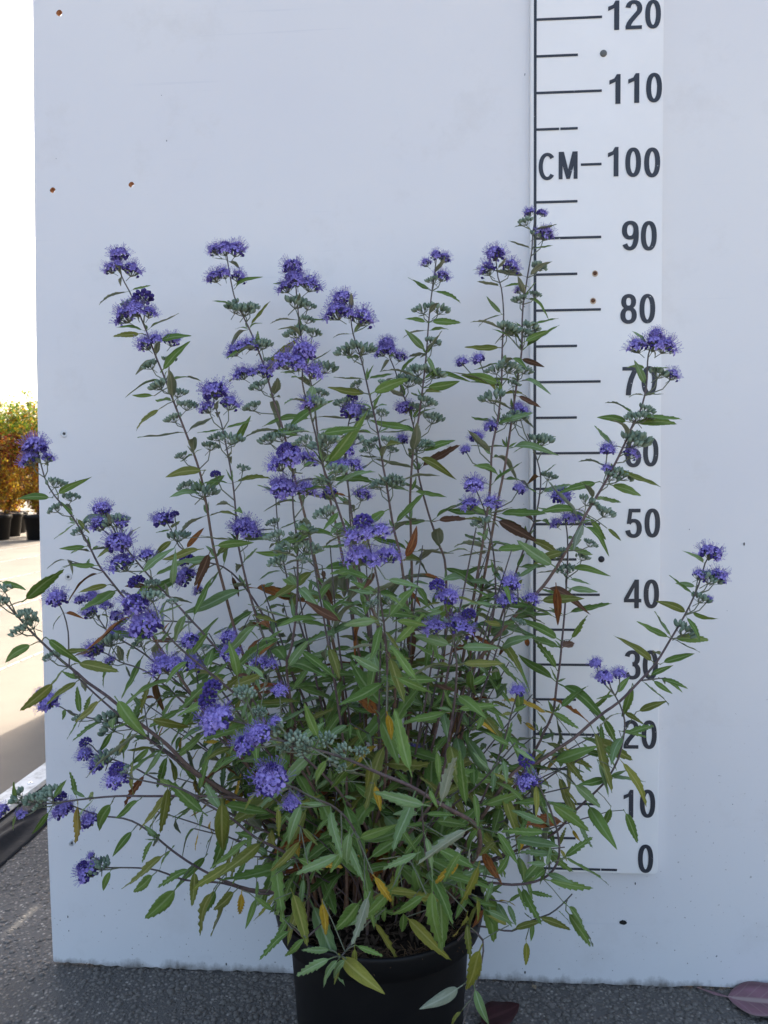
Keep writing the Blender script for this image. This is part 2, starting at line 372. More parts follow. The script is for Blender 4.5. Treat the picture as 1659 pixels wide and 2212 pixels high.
for a_ in ((1607, 1175, .0016), (1134, 2100, .0016), (147, 1980, .0012), (149, 2010, .001), (1372, 1908, .0014), (489, 2082, .0015)):
    blot(*a_, DARKHOLE, 'dark_fleck', board, 0, .6, 1.5)
# unseen shade panels added behind, a slanting gap for a sun streak, rails between
YR = 1.26; XL = -1.218
mb = MB(); g0, g1 = -.538, -.500      # slanting slit left open to let a streak of sun through
def slab(pts, y0, y1):
    k = len(pts); v_ = [(x, y0, z) for x, z in pts]+[(x, y1, z) for x, z in pts]
    mb = MB(); mb.mesh(v_, [tuple(range(k)), tuple(range(2*k-1, k-1, -1))]+[(i, k+i, k+(i+1) % k, (i+1) % k) for i in range(k)]); return mb.build('slab')
link('rear_shade_panel', slab([(XL, .001), (-.583, .001), (-.533, 1.96), (XL, 1.96)], YR, YR+.018), board, mat=BOARD)
link('rear_shade_panel', slab([(-.574, .001), (XR, .001), (XR, 1.96), (-.524, 1.96)], YR, YR+.018), board, mat=BOARD)
RAIL = mat('rail_wood', (.35, .24, .14), .7)
for z0, z1 in ((.05, .735), (.80, 1.9)):
    link('slit_cover', slab([(-.64, z0), (-.46, z0), (-.46, z1), (-.64, z1)], YR+.019, YR+.04), board, mat=RAIL)  # added over the slit, above and below, to keep the sun streak short
for x in (-.3, .72):
    for z in (.1, 1.8):
        mb = MB(); mb.box((x, .0105, z), (x+.04, YR-.0005, z+.04)); link('rail', mb.build('rail'), board, mat=RAIL)

# ------------------------------------------------------------------ measuring ruler
RY = -.012
ruler = empty('measuring_ruler', at(1290, 1880, RY)); tag(ruler, 'white centimetre measuring board with black numerals screwed to the display board', 'ruler')
def rchild(name, mb, m): 
    o = link(name, mb.build(name), ruler, mat=m); o.matrix_parent_inverse = Matrix.Translation(-Vector(ruler.location)); return o
rl, rr = at(1146, 900, RY).x, at(1428.5, 900, RY).x; rb, rt = at(1300, 1886, RY).z, 1.475
cr = .006
bmh = bmesh.new(); 
pts = [(rl, rb), (rr-cr, rb), (rr-cr*.3, rb+cr*.3), (rr, rb+cr), (rr, rt), (rl, rt)]
def slabm(pts, y0, y1, bev=.0012):
    b = bmesh.new(); f = b.faces.new([b.verts.new((x, y0, z)) for x, z in pts]); b.normal_update()
    if f.normal.y > 0: f.normal_flip()
    r = bmesh.ops.extrude_face_region(b, geom=[f]); bmesh.ops.translate(b, verts=[e for e in r['geom'] if isinstance(e, bmesh.types.BMVert)], vec=(0, y1-y0, 0))
    bmesh.ops.recalc_face_normals(b, faces=b.faces)
    bmesh.ops.bevel(b, geom=[e for e in b.edges if all(abs(v.co.y-y0) < 1e-6 for v in e.verts)], offset=bev, segments=2, affect='EDGES')
    me = bpy.data.meshes.new('plate'); b.to_mesh(me); b.free(); return me
pl = link('plate', slabm(pts, RY, -.0004), ruler, mat=RULER); pl.matrix_parent_inverse = Matrix.Translation(-Vector(ruler.location))
INKY = RY-.0005
def rect(x0, x1, z0, z1, y=INKY):
    mb = MB(); mb.poly([(x0, y, z0), (x1, y, z0), (x1, y, z1), (x0, y, z1)]); return mb
xl = at(1155.5, 900, RY).x
z0cm = at(1290, 1878, RY).z; zs = (at(1300, 36.7, RY).z-at(1294, 1587.3, RY).z)
def tickz(v): return at(1294.3, 1587.3, RY).z+(v-20)/100*zs
rchild('edge_line', rect(xl-.0021, xl+.0017, rb+.004, rt-.004, INKY-.0001), INK)
xL, xS = at(1297, 900, RY).x, at(1246, 900, RY).x
tk = .0017
for v_ in range(5, 130, 5):
    z = tickz(v_); x1 = xL if v_ % 10 == 0 else xS; x0 = xl
    if v_ == 100: x0 = at(1254.5, 354, RY).x
    if v_ == 105:
        g = at(1209, 276, RY).x; rchild('tick_mark', rect(x0, g-.0008, z-tk, z+tk), INK); x0 = g+.0008
    rchild('tick_mark', rect(x0, x1, z-tk, z+tk), INK)
g = at(1297.5, 1878, RY).x
rchild('tick_mark', rect(xl, g-.0005, z0cm-tk, z0cm+tk), INK); rchild('tick_mark', rect(g+.0005, at(1332.7, 1878, RY).x, z0cm-tk, z0cm+tk), INK)
# glyphs: strokes in a box of height 1
TV, TH = .170, .130
def arc(cx, cy, rx, ry, a0, a1, n=26, e=2.25):
    r_ = []
    for i in range(n+1):
        t = R(a0+(a1-a0)*i/n); c, s = math.cos(t), math.sin(t)
        r_.append((cx+rx*math.copysign(abs(c)**(2/e), c), cy+ry*math.copysign(abs(s)**(2/e), s)))
    return r_
def strip(pts, closed=False, tv=TV, th=TH):
    k = len(pts); Lp, Rp = [], []
    for i in range(k):
        a_ = pts[(i-1) % k] if closed else pts[max(0, i-1)]; b_ = pts[(i+1) % k] if closed else pts[min(k-1, i+1)]
        dx, dy = b_[0]-a_[0], b_[1]-a_[1]; l = math.hypot(dx, dy) or 1; dx /= l; dy /= l
        w_ = (tv*dy*dy+th*dx*dx)/2; Lp.append((pts[i][0]-dy*w_, pts[i][1]+dx*w_)); Rp.append((pts[i][0]+dy*w_, pts[i][1]-dx*w_))
    return [[Lp[i], Lp[(i+1) % k], Rp[(i+1) % k], Rp[i]] for i in range(k if closed else k-1)]
def glyph(ch):
    if ch == '0': return [strip(arc(.27, .5, .185, .435, 0, 351, 40), True)], .54
    if ch == '1': return [[[(.235, 0), (.39, 0), (.39, 1), (.235, .745)], [(.235, .745), (.39, 1), (.275, 1), (.20, .86)], [(.235, .745), (.20, .86), (.05, .80), (.05, .655)]]], .39
    if ch == '2': return [strip(arc(.27, .715, .19, .226, 172, -28, 26, 2.1)+[(.375, .53), (.29, .43), (.18, .30), (.115, .20), (.085, .10)]), [[(.0, 0), (.535, 0), (.535, .125), (.0, .125)]]], .54
    if ch == '3': return [strip(arc(.26, .735, .18, .206, 168, -88)), strip(arc(.262, .29, .20, .231, 88, -168))], .54
    if ch == '4': return [[[(.325, 0), (.47, 0), (.47, 1), (.325, 1)]], [[(.0, .205), (.545, .205), (.545, .33), (.0, .33)]], [[(.0, .33), (.145, .33), (.36, .80), (.34, 1)]]], .545
    if ch == '5': return [[[(.10, .875), (.50, .875), (.50, 1), (.10, 1)]], [[(.035, .475), (.17, .49), (.235, 1), (.10, 1)]], strip(arc(.262, .325, .20, .266, 143, -168, 30))], .54
    if ch in '69':
        s = [strip(arc(.275, .315, .19, .256, 0, 350, 36), True), strip(arc(.285, .5, .207, .441, 38, 182, 26)+[(.078, .42), (.082, .32)])]
        return (s, .54) if ch == '6' else ([[[(.55-x, 1-y) for x, y in q] for q in st_] for st_ in s], .54)
    if ch == '7': return [[[(.02, .87), (.53, .87), (.53, 1), (.02, 1)]], strip([(.452, .90), (.385, .77), (.31, .58), (.262, .38), (.228, .17), (.218, 0)])], .54
    if ch == '8': return [strip(arc(.27, .745, .168, .197, 0, 350, 32), True), strip(arc(.27, .285, .193, .227, 0, 350, 34), True)], .54
    if ch == 'C': return [strip(arc(.31, .5, .235, .441, 42, 318, 34, 2.1), False, .15, .125)], .60
    if ch == 'M': return [[[(0, 0), (.145, 0), (.145, 1), (0, 1)]], [[(.555, 0), (.70, 0), (.70, 1), (.555, 1)]], [[(.0, 1), (.19, 1), (.35, .36), (.35, .0), (.285, .0)]], [[(.51, 1), (.70, 1), (.415, 0), (.35, 0), (.35, .36)]]], .70
def writing(name, items, oy):
    """items: (char, x0, x1, y0, y1) measured on the ruler face, one mesh per number"""
    mb = MB()
    for ch, x0, x1, y0, y1 in items:
        ox, oyy, s = oy; A = at(ox+x0*s, oyy+y1*s, RY); B = at(ox+x1*s, oyy+y0*s, RY)
        st_, wd = glyph(ch)
        if ch == '1': x_off = .05; wd -= .05
        else: x_off = 0
        for k, pol in enumerate(st_):
            for q in pol: mb.poly([(A.x+(x-x_off)/wd*(B.x-A.x), INKY-.0001-.00008*k, A.z+y*(B.z-A.z)) for x, y in q])
    return rchild(name, mb, INK)
Z3, Z5, Z8 = (1106, 0, .33334), (1106, 737.3, .33334), (1106, 1474.6, .33334)
for it, oy in (([('1', 622, 695, 4, 198), ('2', 735, 843, 0, 193), ('0', 862, 965, -3, 189)], Z3), ([('1', 630, 703, 481, 676), ('1', 752, 825, 475, 670), ('0', 868, 972, 471, 667)], Z3),
               ([('1', 620, 690, 953, 1146), ('0', 733, 836, 955, 1150), ('0', 855, 960, 955, 1152)], Z3), ([('9', 711, 818, 1431, 1624), ('0', 834, 938, 1431, 1626)], Z3),
               ([('8', 703, 807, 1906, 2099), ('0', 825, 928, 1904, 2097)], Z3), ([('7', 710, 818, 165, 351), ('0', 838, 940, 160, 350)], Z5), ([('6', 735, 835, 624, 816), ('0', 848, 949, 622, 812)], Z5),
               ([('5', 736, 840, 1085, 1273), ('0', 858, 960, 1083, 1272)], Z5), ([('4', 724, 838, 1544, 1729), ('0', 852, 953, 1543, 1730)], Z5), ([('3', 729, 832, 2003, 2190), ('0', 846, 946, 2002, 2190)], Z5),
               ([('2', 722, 820, 243, 426), ('0', 838, 938, 244, 429)], Z8), ([('1', 722, 786, 694, 873), ('0', 828, 928, 693, 874)], Z8), ([('0', 815, 915, 1049, 1231)], Z8)):
    writing('numeral', it, oy)
writing('unit_lettering', [('C', 172, 281, 990, 1170), ('M', 302, 425, 982, 1163)], Z3)
def rscrew(px_, py_, r, m, slot=True):
    q = at(px_, py_, RY); mb = MB(); n = 16
    prof = [(r, 0), (r*.95, .0009), (r*.6, .0016), (.00001, .0018)]
    vs = [(q.x+a_*math.cos(2*math.pi*j/n), RY-z, q.z+a_*math.sin(2*math.pi*j/n)) for a_, z in prof for j in range(n)]
    mb.mesh(vs, [(i*n+j, i*n+(j+1) % n, (i+1)*n+(j+1) % n, (i+1)*n+j) for i in range(3) for j in range(n)], 0, True)
    return rchild('screw_head', mb, m)
for a_ in ((1285.3, 590.3), (1281, 649.5)):
    q = at(*a_, RY); mb = MB(); mb.poly([(q.x+.0042*math.cos(2*math.pi*k/18), RY-.0003, q.z-.0005+.0045*math.sin(2*math.pi*k/18)) for k in range(18)]); rchild('rust_stain', mb, HALO)
    rscrew(*a_, .0029, RUST)
rscrew(1303.5, 115.5, .0048, CAP); rscrew(1299, 1208, .0045, mat('dark_cap', (.012, .012, .018), .35))

# ------------------------------------------------------------------ pot
PC = Vector((-.0605, -.206, 0)); PR = .1225; PZ = .24
pot = empty('flower_pot', PC); tag(pot, 'round black plastic nursery pot holding the flowering shrub', 'flower pot')
link('pot_wall', lathe([(.088, .0), (.0905, .002), (.1045, .205), (.1050, .216), (.1125, .2165), (.1128, .214), (.1010, .2125), (.0870, .006), (.0001, .006)], 64).build('pot_wall'), pot, mat=POTM)
link('pot_rim', lathe([(.1128, .212), (.1175, .2125), (PR, .236), (PR, .239), (.1210, .2405), (.1185, .2395), (.1120, .2165)], 64).build('pot_rim'), pot, mat=POTM)
SZ = .222
mb = MB(); n = 40; rings = 16; vs = [(0, 0, SZ+.008)]
for i in range(1, rings+1):
    r = .1118*i/rings
    for j in range(n):
        a_ = 2*math.pi*j/n; x, y = r*math.cos(a_), r*math.sin(a_)
        vs.append((x, y, SZ+.008*(1-(i/rings)**2)+.005*noise.noise(Vector((x*40, y*40, 0)))+.003*noise.noise(Vector((x*120, y*120, 3)))))
mb.mesh(vs, [(0, 1+j, 1+(j+1) % n) for j in range(n)]+[(1+(i-1)*n+j, 1+i*n+j, 1+i*n+(j+1) % n, 1+(i-1)*n+(j+1) % n) for i in range(1, rings) for j in range(n)], 0, True)
link('potting_soil', mb.build('soil'), pot, mat=SOIL)
mb = MB(); rg = random.Random(11)
for i in range(900):
    a_ = rg.uniform(0, 6.283); r = .111*math.sqrt(rg.random()); x, y = r*math.cos(a_), r*math.sin(a_); z = SZ+.009*(1-(r/.111)**2)+rg.uniform(.002, .006)
    l = rg.uniform(.002, .008); ww = l*rg.uniform(.2, .5); d = Vector((rg.gauss(0, 1), rg.gauss(0, 1), rg.gauss(0, .35))).normalized(); e = d.cross(Vector((rg.gauss(0, .4), rg.gauss(0, .4), 1))).normalized()
    p = Vector((x, y, z)); nrm = d.cross(e)*.0006
    q = [p-d*l-e*ww*.4, p+d*l*.2-e*ww, p+d*l, p-d*l*.1+e*ww]
    mb.mesh([v_+nrm for v_ in q]+[v_-nrm for v_ in q], [(0, 1, 2, 3), (7, 6, 5, 4), (0, 4, 5, 1), (1, 5, 6, 2), (2, 6, 7, 3), (3, 7, 4, 0)], rg.choices(range(5), (5, 4, 4, 1.6, 1.2))[0])
tag(link('soil_litter', mb.build('litter'), pot, mat=CHIP), kind='stuff')
mb = MB()
for i in range(420):
    a_ = rg.gauss(-1.2, .75) if i % 3 else rg.uniform(0, 6.28); r = rg.uniform(.094, .1135); p = Vector((r*math.cos(a_), r*math.sin(a_), SZ+rg.uniform(.001, .010)))
    t = Vector((-math.sin(a_), math.cos(a_), 0))*rg.uniform(-1, 1)+Vector((rg.gauss(0, .5), rg.gauss(0, .5), rg.gauss(.1, .3))); t.normalize(); l = rg.uniform(.006, .018)
    mb.tube([p, p+t*l*.5+Vector((0, 0, .002)), p+t*l], .00035, 3, 0, False)
tag(link('coir_fibres', mb.build('fibres'), pot, mat=FIBRE), kind='stuff')

# ================================================================== THE SHRUB
shrub = empty('bluebeard_shrub', (PC.x, PC.y, SZ)); tag(shrub, 'bushy violet-flowering shrub with grey green leaves growing in the black pot', 'shrub')
INV = Matrix.Translation(-Vector(shrub.location))
# --- leaf meshes: closed thin blades, teeth on the margin, V fold and droop
def leaf_geo(wr, teeth, bend, fold, twist, seed, pet=.13):
    rg = random.Random(seed); n = 21; rows = []; uvs = []
    ts = [0, pet*.6, pet]+[pet+(1-pet)*k/(n) for k in range(1, n+1)]
    for i, t in enumerate(ts):
        if t <= pet: hw = .011
        else:
            u = (t-pet)/(1-pet); hw = wr*.43*(math.sin(math.pi*min(1, u**.72))**.80)*(1-.12*u)+.004*(1-u)
            if teeth and .25 < u < .93: hw += teeth*wr*(.085 if i % 3 == 0 else (.0 if i % 3 == 2 else -.055))
        z0 = -bend*t*t+.02*math.sin(t*7+seed); y0 = .035*math.sin(t*3.1+seed)*t
        tw = twist*t; row = []
        for k, s in enumerate((-1, -.5, 0, .5, 1)):
            yy = s*hw; zz = abs(s)*hw*fold+(.008*math.sin(t*22+s*2+seed) if abs(s) == 1 else 0)
            x = t+(.022 if abs(s) == 1 and teeth and i % 3 == 0 and .25 < t < .93 else 0)
            row.append(Vector((x, y0+yy*math.cos(tw)-zz*math.sin(tw), z0+yy*math.sin(tw)+zz*math.cos(tw))))
        rows.append(row)
    th = .006; V = []; U = []
    for side in (0, 1):
        for t, row in zip(ts, rows):
            for k, p in enumerate(row):
                V.append(p-Vector((0, 0, th*(1-abs(k-2)/2*.6) if side else 0))); U.append((k/4, t))
    Fc = []; M_ = []; q = len(ts)*5
    for i in range(len(ts)-1):
        for k in range(4):
            a_ = i*5+k; Fc.append((a_, a_+5, a_+6, a_+1)); M_.append(0); Fc.append((q+a_, q+a_+1, q+a_+6, q+a_+5)); M_.append(1)
        for k in (0, 4):
            a_ = i*5+k; f = (a_, q+a_, q+a_+5, a_+5) if k == 0 else (a_, a_+5, q+a_+5, q+a_); Fc.append(f); M_.append(1)
    return V, Fc, M_, U
LEAF = [leaf_geo(.24, .0, .10, .28, .2, 1), leaf_geo(.22, .7, .16, .22, -.25, 2), leaf_geo(.20, 1.1, .06, .30, .35, 3), leaf_geo(.28, .0, .20, .20, -.15, 4),
        leaf_geo(.21, 1.2, .22, .18, .1, 5), leaf_geo(.20, .0, .05, .45, -.5, 6), leaf_geo(.29, .3, .12, .25, .25, 7), leaf_geo(.19, 1.3, .32, .3, -.6, 8), leaf_geo(.24, .3, .38, .35, .7, 9), leaf_geo(.23, .0, .50, .5, 1.0, 11), leaf_geo(.21, .9, -.18, .4, .9, 12), leaf_geo(.25, .5, .28, .15, -1.1, 13)]
SMOOTHV, TOOTHV = (0, 3, 5, 6, 0, 3, 8, 9), (1, 2, 4, 7, 1, 4, 6, 10, 11)
_lm = {}
def leaf_mesh(vi, c):
    if (vi, c) not in _lm:
        V, Fc, M_, U = LEAF[vi]; me = bpy.data.meshes.new('leaf'); me.from_pydata([tuple(v_) for v_ in V], [], Fc)
        me.polygons.foreach_set('material_index', M_); me.polygons.foreach_set('use_smooth', [True]*len(Fc))
        uvl = me.uv_layers.new(name='UVMap'); 
        for lp in me.loops: uvl.data[lp.index].uv = U[lp.vertex_index]
        at_ = me.attributes.new('tint', 'FLOAT', 'POINT'); 
        me.materials.append(LM[c]); me.materials.append(UN[c]); me.update(); _lm[(vi, c)] = me
    return _lm[(vi, c)]
leaves = []   # (matrix, variant, colour, length, stem index, weight)
def frame(p, d, nrm, s):
    x = d.normalized(); y = nrm.cross(x)
    if y.length < 1e-4: y = x.orthogonal()
    y.normalize(); z = x.cross(y); m = Matrix((x, y, z)).transposed().to_4x4()
    return Matrix.Translation(p) @ m @ Matrix.Scale(s, 4)
def put_leaf(p, d, nrm, ln, c, stem, toothed, wt=1.0, vi=None):
    if vi is None: vi = random.choice(TOOTHV if toothed else SMOOTHV)
    leaves.append((frame(p, d, nrm, ln), vi, c, ln, stem, wt))
# --- stems: traced from tip to foot; yt is the depth of the tip (0 is the board, negative comes forward)
def S(p, yt, H=(), B=(), lf=1.0, base=None, rad=1.0, yend=None): return dict(p=p, yt=yt, H=H, B=B, lf=lf, base=base, rad=rad, yend=yend)
ST = [
 S([(258,552),(262,595),(280,630),(310,700),(337,771),(358,822),(380,881),(397,924),(430,1014),(447,1097),(460,1177),(480,1257),(520,1400),(600,1600)], -.13, [(258,550,'h',46),(262,588,'w',78),(300,685,'w',88),(345,745,'w',90),(308,640,'d',44)], [(282,657),(325,790),(365,778),(345,835),(384,850),(375,905),(405,900),(392,985),(455,965),(400,1052),(440,1062)]),
 S([(488,535),(494,580),(506,640),(520,672),(545,725),(570,790),(590,860),(612,930),(628,1000),(660,1120),(700,1300),(740,1500)], -.10, [(488,530,'d',26),(490,556,'w',72),(490,605,'w',80),(525,762,'w',58),(548,815,'w',76)], [(508,668),(530,672),(540,665),(566,745),(585,780),(560,835),(545,880),(580,950),(605,945)]),
 S([(632,575),(638,609),(643,662),(651,729),(673,835),(681,889),(686,935),(705,1040),(735,1180),(765,1350),(790,1550)], -.08, [(632,575,'h',50),(645,622,'w',84),(634,600,'h',44)], [(640,655),(665,662),(640,720),(676,720),(700,795),(662,845),(690,850)]),
 S([(657,762),(653,825),(664,870),(681,935),(696,1002),(716,1057),(740,1127),(753,1170),(766,1230),(786,1277),(813,1337),(836,1397),(846,1447),(853,1513)], -.36, [(657,758,'h',60),(648,802,'w',100),(668,876,'c',40)], [(680,870),(655,955),(710,950),(690,1040),(712,1040),(700,1110)]),
 S([(740,650),(753,662),(763,722),(780,775),(798,852),(810,902),(820,955),(828,1009),(836,1052),(850,1140),(863,1190),(872,1250),(880,1313),(886,1400),(880,1600)], -.12, [(740,645,'h',50),(755,690,'w',88)], [(752,757),(782,755),(770,832),(828,828),(790,900),(825,893),(795,972),(845,972),(818,1048),(850,1045)]),
 S([(833,742),(843,775),(853,799),(870,849),(893,919),(900,985),(906,1035),(926,1110),(946,1170),(963,1230),(960,1400),(930,1600)], -.07, [(834,742,'h',40),(845,770,'w',62),(875,880,'h',44),(868,950,'h',32)], [(882,825),(895,880),(935,905),(870,970)]),
 S([(943,553),(940,580),(933,629),(926,697),(921,765),(913,839),(905,899),(896,952),(890,1002),(886,1080),(888,1163),(890,1300),(885,1500)], -.10, [(943,548,'d',20),(940,566,'w',62),(954,602,'c',34)], [(936,606),(913,669),(950,669),(936,740),(915,735),(900,802),(938,808),(922,869),(890,860),(925,960),(905,965)]),
 S([(1070,550),(1076,600),(1083,622),(1088,679),(1085,752),(1083,835),(1076,902),(1063,969),(1060,1035),(1053,1102),(1030,1250),(985,1500)], -.09, [(1070,548,'h',48),(1055,588,'c',40),(1102,582,'c',40),(1033,776,'h',32),(998,782,'h',30),(1060,922,'h',34),(1028,944,'h',34),(1005,972,'h',26)], [(1098,657),(1073,714),(1098,712),(1100,795),(1070,800),(1098,850),(1065,860),(1100,905)]),
 S([(1157,470),(1151,500),(1149,540),(1139,600),(1129,673),(1127,757),(1119,810),(1108,887),(1092,1000),(1072,1100),(1045,1250),(985,1550)], -.07, [(1157,468,'w',48),(1168,458,'d',18),(1176,512,'c',40),(1122,630,'c',22),(1125,888,'h',34),(1122,1056,'h',32)], [(1158,508),(1136,567),(1165,577),(1156,637),(1122,648),(1135,720),(1112,720),(1132,800),(1110,830),(1120,900)]),
 S([(1139,937),(1156,980),(1168,1030),(1163,1087),(1153,1130),(1139,1164),(1110,1250),(1060,1400),(990,1600)], -.10, [(1118,880,'h',30)], [(1169,952),(1185,1030),(1170,1105),(1105,905)]),
 S([(1417,722),(1403,757),(1399,780),(1396,837),(1383,887),(1368,915),(1353,950),(1336,987),(1304,1047),(1266,1110),(1246,1150),(1223,1190),(1199,1230),(1173,1267),(1146,1294),(1106,1337),(1050,1405),(1000,1490)], -.17, [(1417,722,'h',34),(1406,760,'w',96),(1450,815,'c',34),(1313,972,'h',38),(1360,985,'c',34),(1310,1015,'c',24)], [(1424,808),(1408,885),(1374,902),(1400,900),(1369,955),(1385,950),(1323,1030),(1345,1028),(1270,1084),(1308,1108),(1275,1175)], rad=1.25),
 S([(1212,1072),(1222,1130),(1226,1164),(1226,1210),(1223,1270),(1219,1330),(1214,1384),(1209,1437),(1203,1474),(1194,1541),(1173,1585),(1156,1621),(1080,1740)], -.14, [(1212,1073,'h',48),(1223,1130,'w',66)], [(1222,1232),(1258,1205),(1205,1200)], lf=.9),
 S([(1536,1195),(1523,1217),(1509,1264),(1489,1310),(1469,1347),(1449,1380),(1416,1434),(1383,1470),(1339,1515),(1306,1538),(1273,1565),(1239,1595),(1199,1621),(1159,1648),(1106,1672)], -.20, [(1536,1194,'h',56),(1549,1250,'c',44),(1510,1247,'c',34),(1530,1296,'c',18)], [(1515,1294),(1480,1363),(1535,1252)], lf=.35, rad=1.2),
 S([(1313,1455),(1319,1485),(1339,1521),(1349,1555),(1348,1585),(1336,1638),(1313,1681),(1289,1708),(1239,1755),(1189,1805),(1080,1850)], -.24, [(1286,1432,'h',30),(1306,1462,'h',44),(1338,1455,'h',32)], [], lf=.9),
 S([(1139,1650),(1159,1688),(1179,1728),(1196,1768),(1206,1808),(1208,1848),(1196,1878),(1173,1898),(1139,1908),(1106,1911),(1020,1915)], -.34, [(1136,1640,'d',34),(1138,1688,'h',52)], [], lf=.8, base=(.05,-.03)),
 S([(1236,1931),(1213,1955),(1186,1975),(1149,1988),(1106,2011),(1030,2000)], -.27, [], [], lf=.6, base=(.08,-.03)),
 # ---- left side
 S([(80,968),(93,1020),(100,1040),(117,1070),(157,1117),(190,1174),(213,1220),(243,1260),(267,1290),(293,1324),(360,1420),(450,1550),(600,1740)], -.16, [(76,965,'h',60),(68,998,'c',46),(103,994,'c',30),(74,955,'d',18)], [(87,1057),(120,1045),(120,1100),(173,1147),(197,1137),(207,1247),(200,1180)], lf=.9),
 S([(222,1100),(233,1120),(255,1160),(277,1190),(313,1234),(340,1264),(367,1290),(417,1344),(447,1377),(520,1470),(650,1700)], -.22, [(220,1100,'h',46),(218,1138,'c',44),(262,1134,'c',36),(255,1172,'h',66),(268,1224,'c',60),(317,1207,'c',40),(294,1255,'d',36)], [(328,1262),(245,1128)], lf=.9),
 S([(355,1120),(370,1145),(387,1180),(433,1210),(500,1237),(580,1350),(690,1600)], -.15, [(352,1122,'h',50),(376,1110,'d',20),(402,1208,'d',34),(400,1245,'h',52),(430,1278,'c',24)], [(372,1165),(385,1160)], lf=1.0),
 S([(292,1300),(320,1317),(360,1370),(393,1404),(433,1437),(467,1464),(540,1530),(620,1620),(720,1780)], -.40, [(292,1303,'dh',66),(312,1350,'h',84)], [(372,1300),(330,1290)], lf=.8),
 S([(122,1296),(137,1324),(147,1364),(150,1420),(165,1460),(300,1580),(500,1730)], -.18, [(122,1294,'h',52)], [(150,1332)], lf=.7),
 S([(190,1290),(200,1314),(220,1347),(240,1370),(287,1397),(333,1430),(450,1540),(620,1740)], -.14, [(172,1296,'h',28),(198,1288,'h',34),(197,1328,'c',40),(228,1312,'c',30),(252,1330,'h',36),(250,1365,'c',34)], [(235,1385),(300,1390)], lf=.9),
 S([(203,1404),(230,1412),(260,1430),(330,1460),(450,1570),(600,1730)], -.16, [(202,1404,'h',48),(240,1432,'c',28)], [(238,1385)], lf=1.0),
 S([(-30,1262),(0,1290),(37,1330),(63,1360),(90,1387),(133,1427),(167,1454),(190,1475),(233,1505),(300,1561),(360,1608),(410,1658),(473,1701),(517,1725),(560,1748),(650,1820)], -.34, [], [(10,1272),(24,1282),(0,1300),(42,1362),(66,1350),(105,1420),(125,1412)], lf=.25, rad=1.5),
 S([(112,1520),(133,1528),(150,1538),(193,1551),(247,1558),(287,1575),(400,1650),(560,1770)], -.15, [(105,1516,'h',50),(90,1500,'c',26)], [(172,1552),(232,1553),(238,1572)], lf=1.0),
 S([(188,1605),(200,1612),(220,1631),(283,1655),(333,1681),(400,1708),(520,1770),(650,1850)], -.20, [(183,1602,'d',26),(183,1630,'h',40),(213,1650,'h',48)], [(232,1636)], lf=.9),
 S([(250,1675),(280,1681),(333,1691),(393,1705),(447,1738),(500,1768),(550,1808),(660,1880)], -.36, [(250,1660,'d',34),(252,1685,'h',54)], [(270,1665)], lf=.5),
 S([(-4,1748),(20,1735),(67,1736),(117,1735),(167,1728),(250,1720),(333,1720),(450,1720),(550,1735),(660,1820)], -.30, [(4,1752,'h',36),(47,1762,'c',26)], [(70,1728),(85,1740),(95,1722)], lf=.35),
 S([(140,1735),(157,1741),(213,1761),(267,1768),(300,1781),(333,1805),(373,1838),(417,1868),(467,1895),(500,1908),(540,1921),(640,1935)], -.26, [(127,1721,'d',30),(136,1748,'h',52),(193,1772,'h',46)], [(150,1725)], lf=.35, base=(-.06,-.02)),
 S([(195,1881),(220,1875),(300,1875),(343,1881),(400,1901),(483,1908),(560,1930),(650,1930)], -.24, [(190,1882,'h',56),(176,1868,'d',22),(200,1850,'c',20)], [(215,1872)], lf=.5, base=(-.07,-.01)),
 # ---- inner ones
 S([(463,847),(462,871),(477,911),(490,971),(503,1044),(510,1117),(513,1170),(560,1350),(680,1650)], -.17, [(464,845,'h',62),(450,886,'c',38),(495,878,'c',44),(527,1137,'h',60),(540,1155,'c',46),(465,1023,'d',22)], [(470,945),(500,950),(525,1012),(505,1100),(450,1040)]),
 S([(625,972),(632,1005),(633,1097),(641,1163),(643,1247),(640,1324),(630,1397),(620,1457),(660,1650)], -.30, [(623,972,'d',50),(635,1003,'w',100),(614,1055,'h',66),(660,1062,'c',44)], [(640,1160),(595,1160),(600,1215),(655,1210),(645,1240)]),
 S([(598,1060),(596,1080),(603,1163),(616,1230),(633,1297),(670,1420),(740,1650)], -.12, [(600,1052,'c',40)], [(590,1130)], lf=1.1),
 S([(745,970),(746,1015),(753,1060),(760,1150),(790,1300),(815,1500),(825,1700)], -.26, [(745,970,'h',46),(745,1015,'w',62),(782,1075,'c',40),(712,1070,'c',40)], [(700,960),(710,1105)]),
 S([(760,862),(760,889),(753,915),(748,1000),(765,1150),(800,1400)], -.11, [(760,858,'d',26),(760,888,'h',60)], [(785,895),(730,1000)]),
 S([(783,1126),(801,1190),(816,1257),(826,1324),(831,1364),(836,1430),(836,1514),(830,1700)], -.42, [(783,1124,'d',42),(794,1158,'w',90),(808,1218,'w',100)], [(805,1305),(845,1298)], lf=.8),
 S([(950,1262),(966,1324),(983,1397),(986,1463),(975,1560),(940,1720)], -.37, [(943,1262,'d',34),(966,1288,'h',54),(940,1362,'c',48),(990,1362,'c',60),(1013,1324,'d',30)], [], lf=.8),
 S([(1025,1050),(1042,1090),(1050,1113),(1063,1173),(1070,1247),(1065,1330),(1020,1500),(960,1700)], -.20, [(1024,1048,'h',50),(1018,1096,'c',42),(1062,1092,'c',40)], [(1040,1130),(1080,1140)]),
 S([(1100,1262),(1093,1300),(1080,1380),(1030,1530),(970,1700)], -.24, [(1102,1260,'h',48),(1096,1304,'c',46),(1145,1300,'c',36)], [(1120,1345)]),
 S([(1119,1492),(1105,1540),(1075,1640),(1010,1780)], -.30, [(1118,1492,'h',36)], [], lf=1.0),
